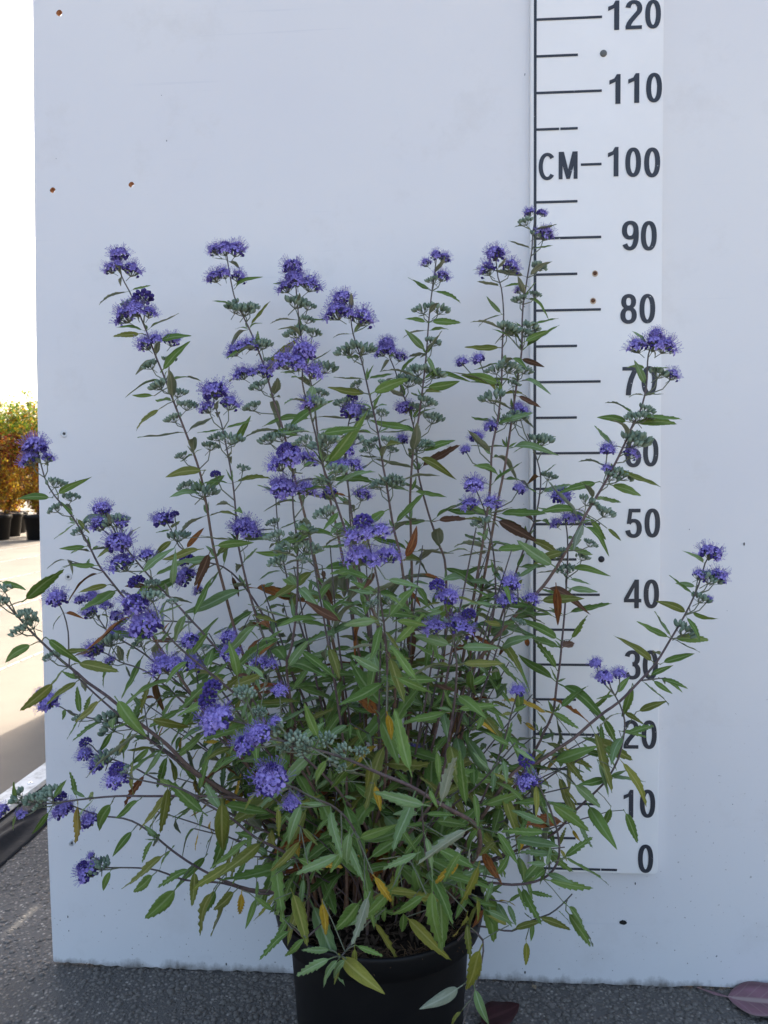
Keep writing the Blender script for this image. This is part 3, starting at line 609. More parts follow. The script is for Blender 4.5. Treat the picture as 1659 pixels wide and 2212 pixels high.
 S([(897,1618),(890,1660),(880,1740),(870,1820)], -.22, [(896,1618,'h',28)], [], lf=.8),
 S([(410,1378),(425,1410),(470,1480),(560,1600),(690,1780)], -.30, [(410,1382,'dh',46),(385,1440,'w',92)], [(440,1400)], lf=.8),
 S([(492,1378),(500,1410),(530,1480),(620,1640),(730,1820)], -.32, [(493,1375,'h',40),(498,1410,'h',50),(560,1440,'c',40),(585,1438,'c',30)], [(530,1470)], lf=.8),
 S([(467,1550),(520,1561),(575,1580),(650,1630),(740,1720),(800,1830)], -.45, [(457,1483,'d',40),(447,1509,'d',40),(466,1552,'h',80),(604,1495,'c',34)], [(560,1540),(530,1500)], lf=.5),
 S([(560,1592),(596,1598),(653,1611),(703,1625),(753,1641),(820,1671),(886,1698),(953,1738),(1020,1775),(1036,1801),(1033,1841),(1000,1890)], -.47, [(528,1608,'h',58),(560,1585,'h',56),(597,1560,'c',26)], [(640,1600),(615,1618),(660,1620),(740,1660),(780,1625),(700,1600)], lf=.2, base=(.07,-.01), rad=1.5),
 S([(590,1690),(636,1701),(670,1721),(713,1738),(746,1765),(766,1795),(783,1835),(793,1875),(800,1921),(795,1960)], -.44, [(585,1685,'h',84),(630,1735,'h',44),(583,1660,'d',34)], [], lf=.3, base=(-.01,-.06)),
 S([(925,1700),(912,1740),(914,1780),(918,1830),(926,1880),(933,1908),(930,1950)], -.40, [], [], lf=.9, base=(.035,-.05)),
 S([(1010,2010),(1043,2030),(1040,2080),(1030,2120),(1010,2180),(995,2230)][::-1], -.33, [], [], lf=.1, base=(.08,-.07)),
 S([(735,2068),(760,2035),(790,1960),(800,1925)], -.40, [], [], lf=.2, base=(-.01,-.065)),
 S([(553,1941),(593,1968),(633,2005),(663,2025),(700,1990)], -.34, [], [], lf=.4, base=(-.06,-.05)),
]
rg = random.Random(21)
for i in range(21):     # leafy flowerless shoots in the thick of the bush
    tx = rg.uniform(430, 1210); ty = rg.uniform(1230, 1720)+abs(tx-820)*.25; yt = rg.uniform(-.36, -.07)
    ST.append(S([(tx, ty), (tx*.75+820*.25+rg.uniform(-15, 15), ty*.62+1840*.38), (tx*.4+820*.6, ty*.3+1850*.7)], yt, [], [], lf=.85, rad=.75))
for i in range(18):     # bare reddish stems rising through the middle
    tx = 560+i*32+rg.uniform(-14, 14); ty = rg.uniform(1120, 1330); yt = rg.uniform(-.32, -.16)
    ST.append(S([(tx, ty), (tx*.78+825*.22+rg.uniform(-8, 8), ty*.68+1850*.32), (tx*.5+825*.5, ty*.3+1850*.7)], yt, [], [], lf=.28, rad=.95))
for tx, ty, yt in ((330,1750,-.16),(380,1680,-.14),(420,1790,-.22),(470,1640,-.12),(1260,1640,-.14),(1300,1580,-.12),(1230,1700,-.2),(1190,1560,-.1),(1150,1500,-.12),(1290,1760,-.2),(520,1850,-.3),(1130,1800,-.3),(1080,1900,-.3),(600,1500,-.12),(540,1400,-.1),(1100,1430,-.1),
                   (350,1560,-.12),(300,1510,-.1),(430,1480,-.12),(700,1420,-.1),(930,1450,-.1),(640,1780,-.33),(880,1850,-.36),(1010,1700,-.33),(1340,1600,-.16),(1220,1830,-.24)):
    ST.append(S([(tx, ty), (tx*.7+820*.3, ty*.6+1850*.4+(-20 if ty < 1750 else 10))], yt, [], [], lf=1.0, rad=.7))

def catmull(P, step=.009):
    out = []; n = len(P)
    for i in range(n-1):
        p0, p1, p2, p3 = P[max(0, i-1)], P[i], P[i+1], P[min(n-1, i+2)]
        k = max(2, int((p2-p1).length/step))
        for j in range(k):
            t = j/k; out.append(.5*((2*p1)+(p2-p0)*t+(2*p0-5*p1+4*p2-p3)*t*t+(3*p1-p0-3*p2+p3)*t**3))
    out.append(P[-1].copy()); return out
rl_ = random.Random(99)
stem_objs = []; clusters = []
def colour_for(z, d, rg):
    r = rg.random()
    if z > .75: return 'g' if r < .86 else ('s' if r < .95 else 'o')
    if z > .45: return 'g' if r < .62 else 's' if r < .80 else 'o' if r < .93 else 'b' if r < .97 else 'r'
    return 'g' if r < .60 else 's' if r < .74 else 'o' if r < .87 else 'l' if r < .95 else 'y' if r < .98 else 'r'
for si, s in enumerate(ST):
    p = s['p']; n = len(p); ln = [0]
    for i in range(1, n): ln.append(ln[-1]+math.hypot(p[i][0]-p[i-1][0], p[i][1]-p[i-1][1]))
    by = s['base']
    bx_, by_ = by if by else ((rl_.uniform(-.03, .03)+(p[0][0]-816)/9000), rl_.uniform(-.035, .045)+s['yt']*.06)
    foot = Vector((PC.x+bx_, PC.y+by_, SZ-.004))
    # depth eases from the tip to the foot over the whole visible length
    lastd = math.hypot(p[-1][0]-816, p[-1][1]-1900); tot = ln[-1]+lastd
    P = [at(x, y, s['yt']+(foot.y-s['yt'])*(l/tot)**1.15) for (x, y), l in zip(p, ln)]
    if (P[-1]-foot).length > .12:
        a_ = P[-1]; P.append(a_.lerp(foot, .55)+Vector(((a_.x-foot.x)*-.10, 0, .012)))
    P.append(foot)
    pts = catmull(P); s['pts'] = pts
    L_ = [0]
    for i in range(1, len(pts)): L_.append(L_[-1]+(pts[i]-pts[i-1]).length)
    s['len'] = L_
    total = L_[-1]; r0 = .0007; r1 = (.0013+.0012*min(1, total/.75))*s['rad']
    rad = [r0+(r1-r0)*min(1, l/max(.35, total))**.85 for l in L_]
    mb = MB(); mb.tube(pts, rad, 7); me = mb.build('stem')
    ag = me.attributes.new('age', 'FLOAT', 'POINT'); vals = []
    for l in L_: vals += [min(1, l/.62)]*7
    ag.data.foreach_set('value', vals); me.materials.append(STEM)
    o = link('stem', me, shrub); o.matrix_parent_inverse = INV; stem_objs.append(o)
    # leaves at the nodes, in crossed pairs
    d = .022 if s['H'] else .004; az = rl_.uniform(0, 6.28); node = 0
    while d < total-.05:
        i = min(range(len(L_)), key=lambda k: abs(L_[k]-d)); q = pts[i]
        ax = (pts[max(0, i-2)]-pts[min(len(pts)-1, i+2)]).normalized()
        u_ = ax.orthogonal().normalized(); v__ = ax.cross(u_)
        low = q.z < .62
        dens = s['lf'] * (1.0 if q.z > .30 else .35)
        for side in (0, 1):
            if rl_.random() > dens*(.96 if d < .45 else .62): continue
            a_ = az+math.pi*side+rl_.uniform(-.35, .35)
            out_ = u_*math.cos(a_)+v__*math.sin(a_)
            el = rl_.uniform(.1, .75) if not low else rl_.uniform(-.25, .65)
            dr = (out_+ax*el+Vector((0, 0, -.12 if not low else rl_.uniform(-.45, .1)))).normalized()
            if q.y > -.10 and dr.y > 0: dr.y *= .25; dr.normalize()
            ll = (.025+(.036 if not low else .046)*min(1, d/.22))*rl_.uniform(.72, 1.2)
            nr = (Vector((0, 0, 1))*.9+ax*.5+Vector((rl_.gauss(0, .45), rl_.gauss(-.7, .5), 0))).normalized()
            put_leaf(q+dr*.001, dr, nr, ll, colour_for(q.z, d, rl_), si, q.z < .52 and rl_.random() < .6)
            if d > .10 and rl_.random() < .55*dens:      # small tuft in the axil
                for k in range(rl_.choice((1, 2, 2))):
                    dd = (dr*.5+ax*.9+Vector((rl_.gauss(0, .5), rl_.gauss(0, .5), rl_.gauss(0, .3)))).normalized()
                    put_leaf(q, dd, (nr+Vector((rl_.gauss(0, .5), -.3, 0))).normalized(), rl_.uniform(.011, .026), 's' if rl_.random() < .55 else 'g', si, False, .5)
        if low and d > .12 and rl_.random() < .20*dens:   # short side shoot
            a_ = az+rl_.uniform(0, 6.28); dd = ((u_*math.cos(a_)+v__*math.sin(a_))+ax*1.0).normalized(); sl_ = rl_.uniform(.03, .075)
            if q.y > -.12 and dd.y > 0: dd.y *= .2
            for t in (.45, .75, 1.0):
                for sg in (-1, 1):
                    e = dd.cross(Vector((rl_.gauss(0, .4), rl_.gauss(0, .4), 1))).normalized()*sg
                    put_leaf(q+dd*sl_*t, (e+dd*.8+Vector((0, 0, -.15))).normalized(), Vector((rl_.gauss(0, .4), rl_.gauss(-.4, .4), 1)).normalized(), rl_.uniform(.018, .034), colour_for(q.z, d, rl_), si, False, .7)
            mbx = MB(); mbx.tube([q, q+dd*sl_*.6, q+dd*sl_], [.001, .0008, .0005], 5); mx_ = mbx.build('side_shoot'); mx_.materials.append(STEM)
            o2 = link('side_shoot', mx_, o)
        az += math.pi/2+rl_.uniform(-.2, .2); node += 1
        d += min(.050, .026+.05*d)*rl_.uniform(.85, 1.2)
    # flower heads and grey bud clusters
    for hx, hy, ty, wd in s['H']: clusters.append((si, hx, hy, ty, wd))
    for bx2, by2 in s['B']:
        if rl_.random() < .86: clusters.append((si, bx2, by2, 'b', 40))

# --- flower meshes
def floret(mb, st_, p, ax, rg, k=1.0):
    """open flower: short tube, five spread lobes, long stamens"""
    u_ = ax.orthogonal().normalized(); v__ = ax.cross(u_); a0 = rg.uniform(0, 6.28); tl = .0036*k
    n = 5; r0, r1 = .0006*k, .0013*k
    A = [p+(u_*math.cos(2*math.pi*j/n)+v__*math.sin(2*math.pi*j/n))*r0 for j in range(n)]
    B = [p+ax*tl+(u_*math.cos(2*math.pi*j/n)+v__*math.sin(2*math.pi*j/n))*r1 for j in range(n)]
    mb.mesh(A+B, [(j, (j+1) % n, n+(j+1) % n, n+j) for j in range(n)], 0, True)
    for j in range(5):
        a_ = a0+2*math.pi*j/5+rg.uniform(-.2, .2); o_ = u_*math.cos(a_)+v__*math.sin(a_); s_ = ax.cross(o_)
        big = 1.5 if j == 0 else 1.0; ll = .0034*k*big*rg.uniform(.85, 1.15); ww = .0013*k*big
        b0 = p+ax*tl+o_*r1*.8; m_ = b0+o_*ll*.55+ax*.0010*k*rg.uniform(0, 1.6); t_ = b0+o_*ll+ax*.0008*k*rg.uniform(-1.6, 1.2)
        mb.mesh([b0-s_*ww*.5, b0+s_*ww*.5, m_+s_*ww, m_-s_*ww, t_+s_*ww*.55, t_-s_*ww*.6], [(0, 1, 2, 3), (3, 2, 4, 5)], 0, True)
    for j in range(4):
        a_ = a0+1.57*j+rg.uniform(-.5, .5); o_ = u_*math.cos(a_)+v__*math.sin(a_); ln_ = rg.uniform(.0075, .0115)*k
        q0 = p+ax*tl*.6; q1 = q0+ax*ln_*.55+o_*.0012*k; q2 = q0+ax*ln_+o_*.0028*k*rg.uniform(.5, 1.4)
        st_.tube([q0, q1, q2], [.00020, .00018, .00017], 3, 0, False)
        st_.tube([q2-ax*.0004, q2+ax*.0005], .00042, 4, 0)
def budsphere(mb, p, ax, r, rg, el=1.25, mi=1):
    u_ = ax.orthogonal().normalized(); v__ = ax.cross(u_); n = 7; vs = [p-ax*r*el]
    for zz, rr in ((-.62, .78), (-.05, 1.0), (.55, .83)):
        for j in range(n): a_ = 2*math.pi*j/n; vs.append(p+ax*(r*el*zz)+(u_*math.cos(a_)+v__*math.sin(a_))*r*rr)
    vs.append(p+ax*r*el)
    fs = [(0, 1+(j+1) % n, 1+j) for j in range(n)]
    for i in range(2): fs += [(1+i*n+j, 1+i*n+(j+1) % n, 1+(i+1)*n+(j+1) % n, 1+(i+1)*n+j) for j in range(n)]
    fs += [(1+2*n+j, 1+2*n+(j+1) % n, 1+3*n) for j in range(n)]
    mb.mesh(vs, fs, mi, True)
def calyx(mb, p, ax, l, rg):
    u_ = ax.orthogonal().normalized(); v__ = ax.cross(u_); n = 5; vs = []
    for t, rr in ((0, .25), (.3, .9), (.62, 1.0), (.88, .62)):
        for j in range(n):
            a_ = 2*math.pi*j/n; vs.append(p+ax*l*t+(u_*math.cos(a_)+v__*math.sin(a_))*l*.29*rr)
    vs.append(p+ax*l*1.08)
    fs = []
    for i in range(3): fs += [(i*n+j, i*n+(j+1) % n, (i+1)*n+(j+1) % n, (i+1)*n+j) for j in range(n)]
    fs += [(3*n+j, 3*n+(j+1) % n, 4*n) for j in range(n)]
    mb.mesh(vs, fs, 2, True)
def tint(me, rg):
    """one random value for every loose piece"""
    import array
    n = len(me.vertices); par = list(range(n))
    def f(x):
        while par[x] != x: par[x] = par[par[x]]; x = par[x]
        return x
    for e in me.edges:
        a_, b_ = f(e.vertices[0]), f(e.vertices[1])
        if a_ != b_: par[a_] = b_
    val = {}; at_ = me.attributes.new('tint', 'FLOAT', 'POINT'); at_.data.foreach_set('value', [val.setdefault(f(i), rg.random()) for i in range(n)])
def make_cluster(kind, seed):
    """local z is the axis; the origin is where the stalk leaves the stem; the flower mass is about 36 mm across"""
    rg = random.Random(seed); mb, st_, sk_ = MB(), MB(), MB()
    Z = Vector((0, 0, 1)); hub = Vector((0, 0, .004))
    if kind in ('h', 'dh'):
        n = 58; cz = .006
        for i in range(n):
            t = (i+.5)/n; th = math.acos(1-t*1.4); ph = i*2.39996+rg.uniform(-.25, .25)
            dr = Vector((math.sin(th)*math.cos(ph), math.sin(th)*math.sin(ph), math.cos(th))); rr = Vector((.0130, .0130, .0120))
            p = Vector((dr.x*rr.x, dr.y*rr.y, cz+dr.z*rr.z))*1.0+Vector((rg.gauss(0, .0009), rg.gauss(0, .0009), rg.gauss(0, .0012)))
            o_ = (rg.random() < (.80-.55*t) if kind == 'h' else rg.random() < .22)
            if kind == 'h' and seed % 3 == 1 and t < .12: o_ = False
            if o_: floret(mb, st_, p-dr*.003, (dr+Z*.35).normalized(), rg, rg.uniform(.9, 1.2))
            else: budsphere(mb, p-dr*.001, dr, rg.uniform(.0018, .0026), rg)
            if i % 3 == 0: sk_.tube([hub-Z*.006, hub+(p-hub)*.4, p-dr*.003], [.0006, .0005, .0004], 4, 0, False)
            if i % 4 == 0: calyx(mb, p-dr*.0062, dr, .004, rg)
    elif kind == 'd':
        n = 30
        for i in range(n):
            t = (i+.5)/n; th = math.acos(1-t*1.35); ph = i*2.39996
            dr = Vector((math.sin(th)*math.cos(ph), math.sin(th)*math.sin(ph), math.cos(th))); p = Vector((dr.x*.0130, dr.y*.0130, .006+dr.z*.0105))
            budsphere(mb, p, dr, rg.uniform(.0026, .0034), rg, 1.15)
            if i % 3 == 0: sk_.tube([hub-Z*.006, p-dr*.003], [.0008, .0005], 4, 0, False)
    else:
        # a forking cyme: 'c' in flower, 'b' grey green buds.  leans along +x
        n = 40 if kind == 'c' else 25
        sk_.tube([(-.007, 0, -.011), (-.003, 0, -.005), (0, 0, -.001)], .0006, 5, 0, False)
        for i in range(n):
            t = math.sqrt((i+.5)/n); ph = i*2.39996+rg.uniform(-.3, .3); x = t*math.cos(ph); y = t*math.sin(ph)
            h = 1-.75*t*t
            if kind == 'c':
                lay = rg.random()
                p = Vector((x*.0140, y*.0105, .0150*h+.0005+rg.gauss(0, .0022)))
                dr = Vector((x*.9, y*.9, .75+rg.gauss(0, .15))).normalized()
                calyx(mb, p-dr*.0038, dr, .0040, rg)
                if lay < .80-.38*t: floret(mb, st_, p, dr, rg, rg.uniform(.95, 1.3))
                else: budsphere(mb, p+dr*.001, dr, rg.uniform(.0017, .0025), rg)
            else:
                p = Vector((x*.0135, y*.0090, .0062*h+.0012+rg.gauss(0, .0008)))
                dr = Vector((x*.75, y*.75, .95+rg.gauss(0, .12))).normalized()
                calyx(mb, p, dr, rg.uniform(.0066, .0086), rg)
            if i % 2 == 0: sk_.tube([(0, 0, -.002), Vector((p.x*.6, p.y*.6, -.0005+.3*p.z)), p-dr*.001], [.0005, .0004, .0003], 4, 0, False)
    me = mb.build('flower'); tint(me, rg)
    for k in (PETAL, BUDV, CALYX): me.materials.append(k)
    sm = None
    if st_.v: sm = st_.build('stamens'); tint(sm, rg); sm.materials.append(STAM)
    km = sk_.build('stalks'); km.materials.append(STALK)
    return me, sm, km
CL = {k: [make_cluster(k, 10*i+j) for j in range(n)] for i, (k, n) in enumerate((('h', 6), ('dh', 2), ('d', 3), ('c', 6), ('b', 6)))}
rc_ = random.Random(5)
def place_cluster(kind, pos, ax, xdir, sc):
    me, sm, km = rc_.choice(CL[kind])
    z = ax.normalized(); y = z.cross(xdir); y = y.normalized() if y.length > 1e-4 else z.orthogonal().normalized(); x = y.cross(z)
    m = Matrix.Translation(pos) @ Matrix((x, y, z)).transposed().to_4x4() @ Matrix.Scale(sc, 4)
    nm = 'bud_cluster' if kind == 'b' else 'flower_cluster'
    o = link(nm, me, shrub); o.matrix_parent_inverse = INV; o.matrix_basis = m
    if sm: link('stamens', sm, o)
    link('stalks', km, o)
for si, hx, hy, ty, wd in clusters:
    s = ST[si]; pts = s['pts']; Ls = s['len']
    # nearest stem point in the picture plane
    best = min(range(len(pts)), key=lambda k: (lambda v_: (W0/2+F0*v_.dot(ri)/v_.dot(fw)-hx)**2+(H0/2-F0*v_.dot(up)/v_.dot(fw)-hy)**2)(pts[k]-CAM))
    q = pts[best]; tgt = at(hx, hy, q.y); depth = (q-CAM).dot(fw); width = wd*depth/F0
    ax = (pts[max(0, best-2)]-pts[min(len(pts)-1, best+3)]).normalized()
    off = tgt-q; side = Vector((off.x, 0, 0)) if abs(off.x) > .004 else Vector((rc_.choice((-1, 1)), 0, 0))
    upw = (ax*.6+Vector((0, 0, .8))).normalized()
    if ty in ('h', 'dh', 'd'):
        sc = width/(.035 if ty != 'd' else .029)
        a2 = upw if off.length < .02 else (upw+off.normalized()*.45).normalized()
        a2 = (a2+Vector((rc_.gauss(0, .12), -.12+rc_.gauss(0, .12), 0))).normalized()
        place_cluster(ty, tgt-a2*.009*sc, a2, Vector((rc_.gauss(0, 1), rc_.gauss(0, 1), .1)), sc)
        if off.length > .012:
            mbx = MB(); p2 = pts[min(len(pts)-1, best+3)]; mbx.tube([p2, (p2+tgt)/2+Vector((off.x*.2, 0, -.003)), tgt-a2*.006*sc], [.0009, .0008, .0007], 5); k = mbx.build('flower_stalk'); k.materials.append(STALK)
            o2 = link('flower_stalk', k, stem_objs[si])
    elif ty == 'w':
        sc = width/.060
        for sg in (-1, 1):
            pp = tgt+Vector((sg*width*.27, rc_.uniform(-.006, .004), rc_.uniform(-.003, .007)))
            place_cluster('c', pp-upw*.006*sc, (upw+Vector((sg*.35, -.15, 0))).normalized(), Vector((sg, rc_.gauss(0, .5), 0)), sc*rc_.uniform(.7, 1.15))
        if width > .03: place_cluster('c', tgt+Vector((0, -.008, .004))-upw*.005*sc, (upw+Vector((0, -.45, 0))).normalized(), Vector((0.2, -1, 0)), sc*rc_.uniform(.6, .95))
    else:
        sc = width/(.034 if ty == 'c' else .036); sg = 1 if side.x > 0 else -1
        if ty == 'b': sc = rc_.uniform(.52, 1.12)*(1 if s['yt'] > -.29 else .68)
        a2 = (upw+Vector((sg*.3, rc_.gauss(-.1, .15), 0))).normalized()
        place_cluster(ty, tgt-a2*.005*sc, a2, Vector((sg, rc_.gauss(0, .3), 0)), sc)
        if ty == 'b' and rc_.random() < .22:
            place_cluster('b', q+Vector((-sg*.010, rc_.uniform(-.012, .006), .006)), (upw+Vector((-sg*.35, -.2, 0))).normalized(), Vector((-sg, rc_.gauss(0, .3), 0)), rc_.uniform(.6, .9))
        p2 = pts[min(len(pts)-1, best+2)]
        if (p2-tgt).length > .012:
            mbx = MB(); mbx.tube([p2, (p2+tgt)/2+Vector((off.x*.2, 0, -.003)), tgt-a2*.006*sc], [.0008, .0007, .0006], 5); k = mbx.build('flower_stalk'); k.materials.append(STALK)
            o2 = link('flower_stalk', k, stem_objs[si])

# --- leaves that stand out in the picture: foot, tip, depth, colour (capital: underside towards us), toothed
TL = '''47 1300 133 1237 -.33 g 0;0 1255 53 1275 -.33 g 0;73 1390 -2 1427 -.33 g 0;97 1375 167 1424 -.33 g 0;160 1434 253 1443 -.32 o 0;143 1444 95 1488 -.32 g 0;122 1468 47 1538 -.36 o 0;247 1503 307 1588 -.34 g 0;223 1510 157 1560 -.32 o 0;318 1552 412 1568 -.30 o 0
353 1614 310 1675 -.3 s 0;277 1590 240 1645 -.28 o 0;247 1577 210 1625 -.2 g 0;327 1612 280 1655 -.25 g 0;363 1690 353 1802 -.28 o 1;480 1720 483 1850 -.36 o 0;110 1748 67 1803 -.3 g 0;115 1728 138 1685 -.3 g 0;37 1735 30 1690 -.3 g 0;187 1725 153 1703 -.3 s 0;305 1725 247 1765 -.3 g 0;243 1731 197 1800 -.28 g 0;290 1790 242 1848 -.27 g 0;333 1811 297 1863 -.27 g 1;360 1841 280 1913 -.27 o 1;337 1885 283 1930 -.25 g 1;240 1878 217 1929 -.25 g 0;387 1911 312 1992 -.27 g 1;417 1875 333 1908 -.27 g 1;420 1875 417 1957 -.3 o 1;463 1918 405 2023 -.30 o 1;470 1915 430 1990 -.26 g 1;513 1921 457 1968 -.28 o 0;523 1921 513 1992 -.33 y 1;553 1935 533 2006 -.3 g 0
593 1968 553 1941 -.34 g 1;633 2005 553 2062 -.36 g 1;663 2025 608 2062 -.36 g 1;696 1941 703 2023 -.38 y 0;783 1941 720 2015 -.40 g 1;766 2041 826 2062 -.40 g 1;716 2051 658 2055 -.40 s 1;766 2041 763 2110 -.40 l 0;720 2068 633 2106 -.42 s 1;733 2068 686 2126 -.42 s 0;748 2070 710 2112 -.42 s 0;800 1925 760 2035 -.43 S 1;833 1961 826 2010 -.38 g 0;933 1908 936 2070 -.42 g 1;923 1931 843 1975 -.40 g 1;870 1968 872 2018 -.36 g 1;1000 1855 936 1910 -.37 y 1;1000 1835 950 1905 -.40 g 1;1036 1858 1003 1973 -.38 l 1;1010 1968 990 2043 -.36 l 1;1030 1935 1033 1993 -.35 l 0;1043 2038 993 2153 -.37 l 1;1000 2128 920 2177 -.36 S 0;1023 2128 1053 2218 -.36 s 0;1000 2180 960 2225 -.36 o 0
805 1888 850 1948 -.40 y 1;663 1865 740 1867 -.36 y 1;1020 1788 910 1845 -.46 S 1;910 1840 826 1873 -.45 s 1;756 1791 745 1873 -.46 s 0;740 1841 640 1890 -.42 s 1;860 1781 900 1840 -.36 g 1;890 1678 850 1536 -.48 g 1;943 1615 950 1690 -.44 g 1;1010 1748 983 1629 -.48 g 1;950 1741 986 1631 -.48 S 1;930 1741 806 1716 -.48 s 1;808 1690 823 1752 -.34 y 0;800 1640 790 1720 -.40 o 1;690 1598 656 1523 -.45 g 0;710 1635 664 1707 -.48 g 0;653 1731 618 1823 -.46 s 0;700 1738 655 1735 -.44 s 0;835 1535 848 1600 -.38 y 0;640 1600 700 1560 -.36 s 0;560 1520 520 1560 -.40 s 0;575 1470 525 1420 -.40 s 0
1206 1535 1266 1475 -.2 g 1;1189 1535 1249 1571 -.22 g 1;1301 1545 1336 1620 -.2 g 1;1336 1578 1395 1586 -.2 g 1;1269 1595 1371 1637 -.22 o 1;1209 1628 1266 1690 -.22 o 1;1256 1622 1314 1632 -.22 g 1;1366 1475 1356 1557 -.2 g 0;1373 1538 1438 1511 -.18 o 0;1273 1535 1322 1500 -.18 g 0;1233 1691 1302 1741 -.25 s 1;1290 1640 1315 1720 -.24 s 0;1183 1731 1273 1793 -.3 g 1;1346 1748 1382 1820 -.22 g 1;1320 1740 1305 1790 -.22 g 1;1213 1855 1275 1811 -.3 g 1;1186 1781 1106 1752 -.36 s 1;1186 1798 1090 1790 -.38 g 1;1216 1948 1304 2037 -.3 g 1;1220 1965 1288 2046 -.29 g 1;1159 1981 1235 1995 -.28 o 0;1136 2028 1138 2087 -.3 l 0;1116 1911 1136 1962 -.28 g 1;1140 1925 1192 1935 -.3 g 1;1100 2000 1060 1975 -.3 l 0;1106 2010 1170 1985 -.28 o 0
1449 1380 1381 1343 -.2 g 0;1449 1380 1541 1368 -.2 g 0;1489 1325 1426 1296 -.2 o 0;1489 1320 1551 1346 -.2 g 0;1506 1268 1459 1257 -.2 s 0;1416 1434 1350 1380 -.2 o 0;1425 1436 1498 1407 -.2 g 0;1523 1217 1500 1196 -.2 s 0;1400 1462 1450 1430 -.2 g 0;1361 912 1295 896 -.16 g 0;1366 915 1462 895 -.17 g 0;1325 965 1290 920 -.16 s 0;1296 1040 1219 1060 -.17 g 0;1315 1045 1394 1066 -.17 g 0;1251 1100 1170 1095 -.18 g 0;1271 1115 1312 1160 -.18 g 0;1310 1140 1342 1165 -.18 o 0;1223 1190 1150 1212 -.2 o 0;1396 835 1372 780 -.17 s 0;1260 1125 1240 1190 -.2 S 0;1201 1258 1206 1350 -.24 r 0;1160 1300 1258 1288 -.22 o 0;1231 1384 1269 1325 -.16 g 1;1205 1450 1167 1384 -.17 g 1;1213 1385 1130 1335 -.2 g 0;1200 1225 1122 1172 -.22 s 0;1226 1250 1275 1262 -.16 s 0;1226 1270 1292 1275 -.16 s 0
873 1212 907 1140 -.22 r 0;936 1127 1033 1111 -.14 b 1;1065 1122 1160 1163 -.14 b 0;910 1240 966 1250 -.16 r 1;886 1273 908 1312 -.2 r 0;890 1345 889 1432 -.18 b 0;455 1188 422 1265 -.24 b 0;440 1210 425 1275 -.18 r 0;1075 1420 1095 1390 -.2 r 0;1133 1370 1150 1410 -.2 r 0;500 1240 515 1290 -.16 b 0;700 1260 720 1310 -.2 b 0;960 1300 985 1345 -.2 b 0;640 1690 655 1640 -.2 y 0;1235 1790 1250 1815 -.2 y 0;1130 1560 1165 1575 -.16 y 0
375 1165 330 1200 -.2 o 0;350 880 287 918 -.15 o 0;335 855 285 852 -.15 g 0;505 965 540 900 -.15 g 0;308 720 243 728 -.15 o 0;340 735 400 718 -.15 g 0;345 805 398 735 -.15 g 0;445 1015 356 1020 -.18 o 0;190 1180 130 1186 -.17 g 0;120 1070 167 1032 -.17 g 0;115 1075 40 1070 -.17 g 0;160 1115 133 1085 -.17 g 0;165 1120 188 1140 -.17 o 0;213 1222 152 1220 -.18 g 0;240 1262 170 1281 -.2 o 0;300 1240 362 1182 -.25 s 0;405 1320 365 1402 -.3 s 0;372 1270 372 1205 -.28 s 0;545 1330 600 1345 -.25 o 0;440 1185 350 1205 -.26 o 0;460 1180 545 1170 -.26 g 0;560 1345 480 1410 -.35 s 0;515 1470 500 1390 -.40 g 0
925 697 872 683 -.11 g 0;926 697 994 692 -.11 g 0;921 760 876 714 -.12 s 0;915 838 994 828 -.12 g 0;921 768 943 798 -.12 s 0;930 628 892 604 -.1 g 0;798 852 710 836 -.13 o 0;798 852 882 816 -.16 g 0;763 722 787 685 -.12 s 0;1085 752 1008 748 -.1 o 0;1128 742 1187 710 -.1 g 0;1085 680 1052 640 -.1 s 0;1113 855 1170 876 -.1 b 0;1122 775 1174 790 -.1 b 0;1085 830 1000 805 -.12 g 0;560 730 490 770 -.12 g 0;575 800 640 735 -.13 o 0;690 940 775 920 -.4 g 0;700 1010 785 905 -.40 g 0;650 940 585 925 -.14 g 0;900 985 980 1010 -.12 o 0;905 975 980 945 -.12 g 0;840 1100 770 1140 -.2 g 0;830 1250 907 1270 -.42 s 0;803 1252 728 1222 -.42 g 0;850 1340 920 1350 -.38 g 0;846 1395 920 1330 -.38 g 1;905 1475 845 1395 -.44 g 1;850 1460 930 1500 -.42 g 1;826 1452 762 1418 -.42 s 1;820 1340 740 1350 -.42 s 0;740 1345 660 1300 -.36 b 0;640 1400 730 1455 -.32 g 1;620 1445 660 1385 -.34 s 1;960 1320 910 1330 -.38 s 0;990 1400 1075 1395 -.36 s 0;980 1395 890 1370 -.36 s 0;690 1150 590 1170 -.3 g 0;720 1155 770 1130 -.3 g 0;630 1200 553 1190 -.2 g 0'''
rt_ = random.Random(17)
for it in TL.replace('\n', ';').split(';'):
    x0, y0, x1, y1, Y, c, tt = it.split(); x0, y0, x1, y1, Y = map(float, (x0, y0, x1, y1, Y))
    A = at(x0, y0, Y); B = at(x1, y1, Y+rt_.uniform(-.018, .012)); d = B-A
    toc = (CAM-A).normalized(); nr = (toc*1.0+Vector((rt_.gauss(0, .3), 0, .35+rt_.gauss(0, .3)))).normalized()
    if c.isupper(): nr = -toc+Vector((rt_.gauss(0, .3), 0, rt_.gauss(0, .3)))
    best = min(range(len(ST)), key=lambda k: min((A-p).length for p in ST[k]['pts'][::3]))
    near = min(ST[best]['pts'], key=lambda p: (p-A).length)
    put_leaf(A, d, nr, d.length*1.03, c.lower(), best, tt == '1', 3.0)
    if .003 < (near-A).length < .05:
        mbx = MB(); mbx.tube([near, (near+A)/2+Vector((0, 0, .001)), A+d*.03], .0006, 4, 0, False); k = mbx.build('leaf_stalk'); k.materials.append(STALK)
        o2 = link('leaf_stalk', k, stem_objs[best])
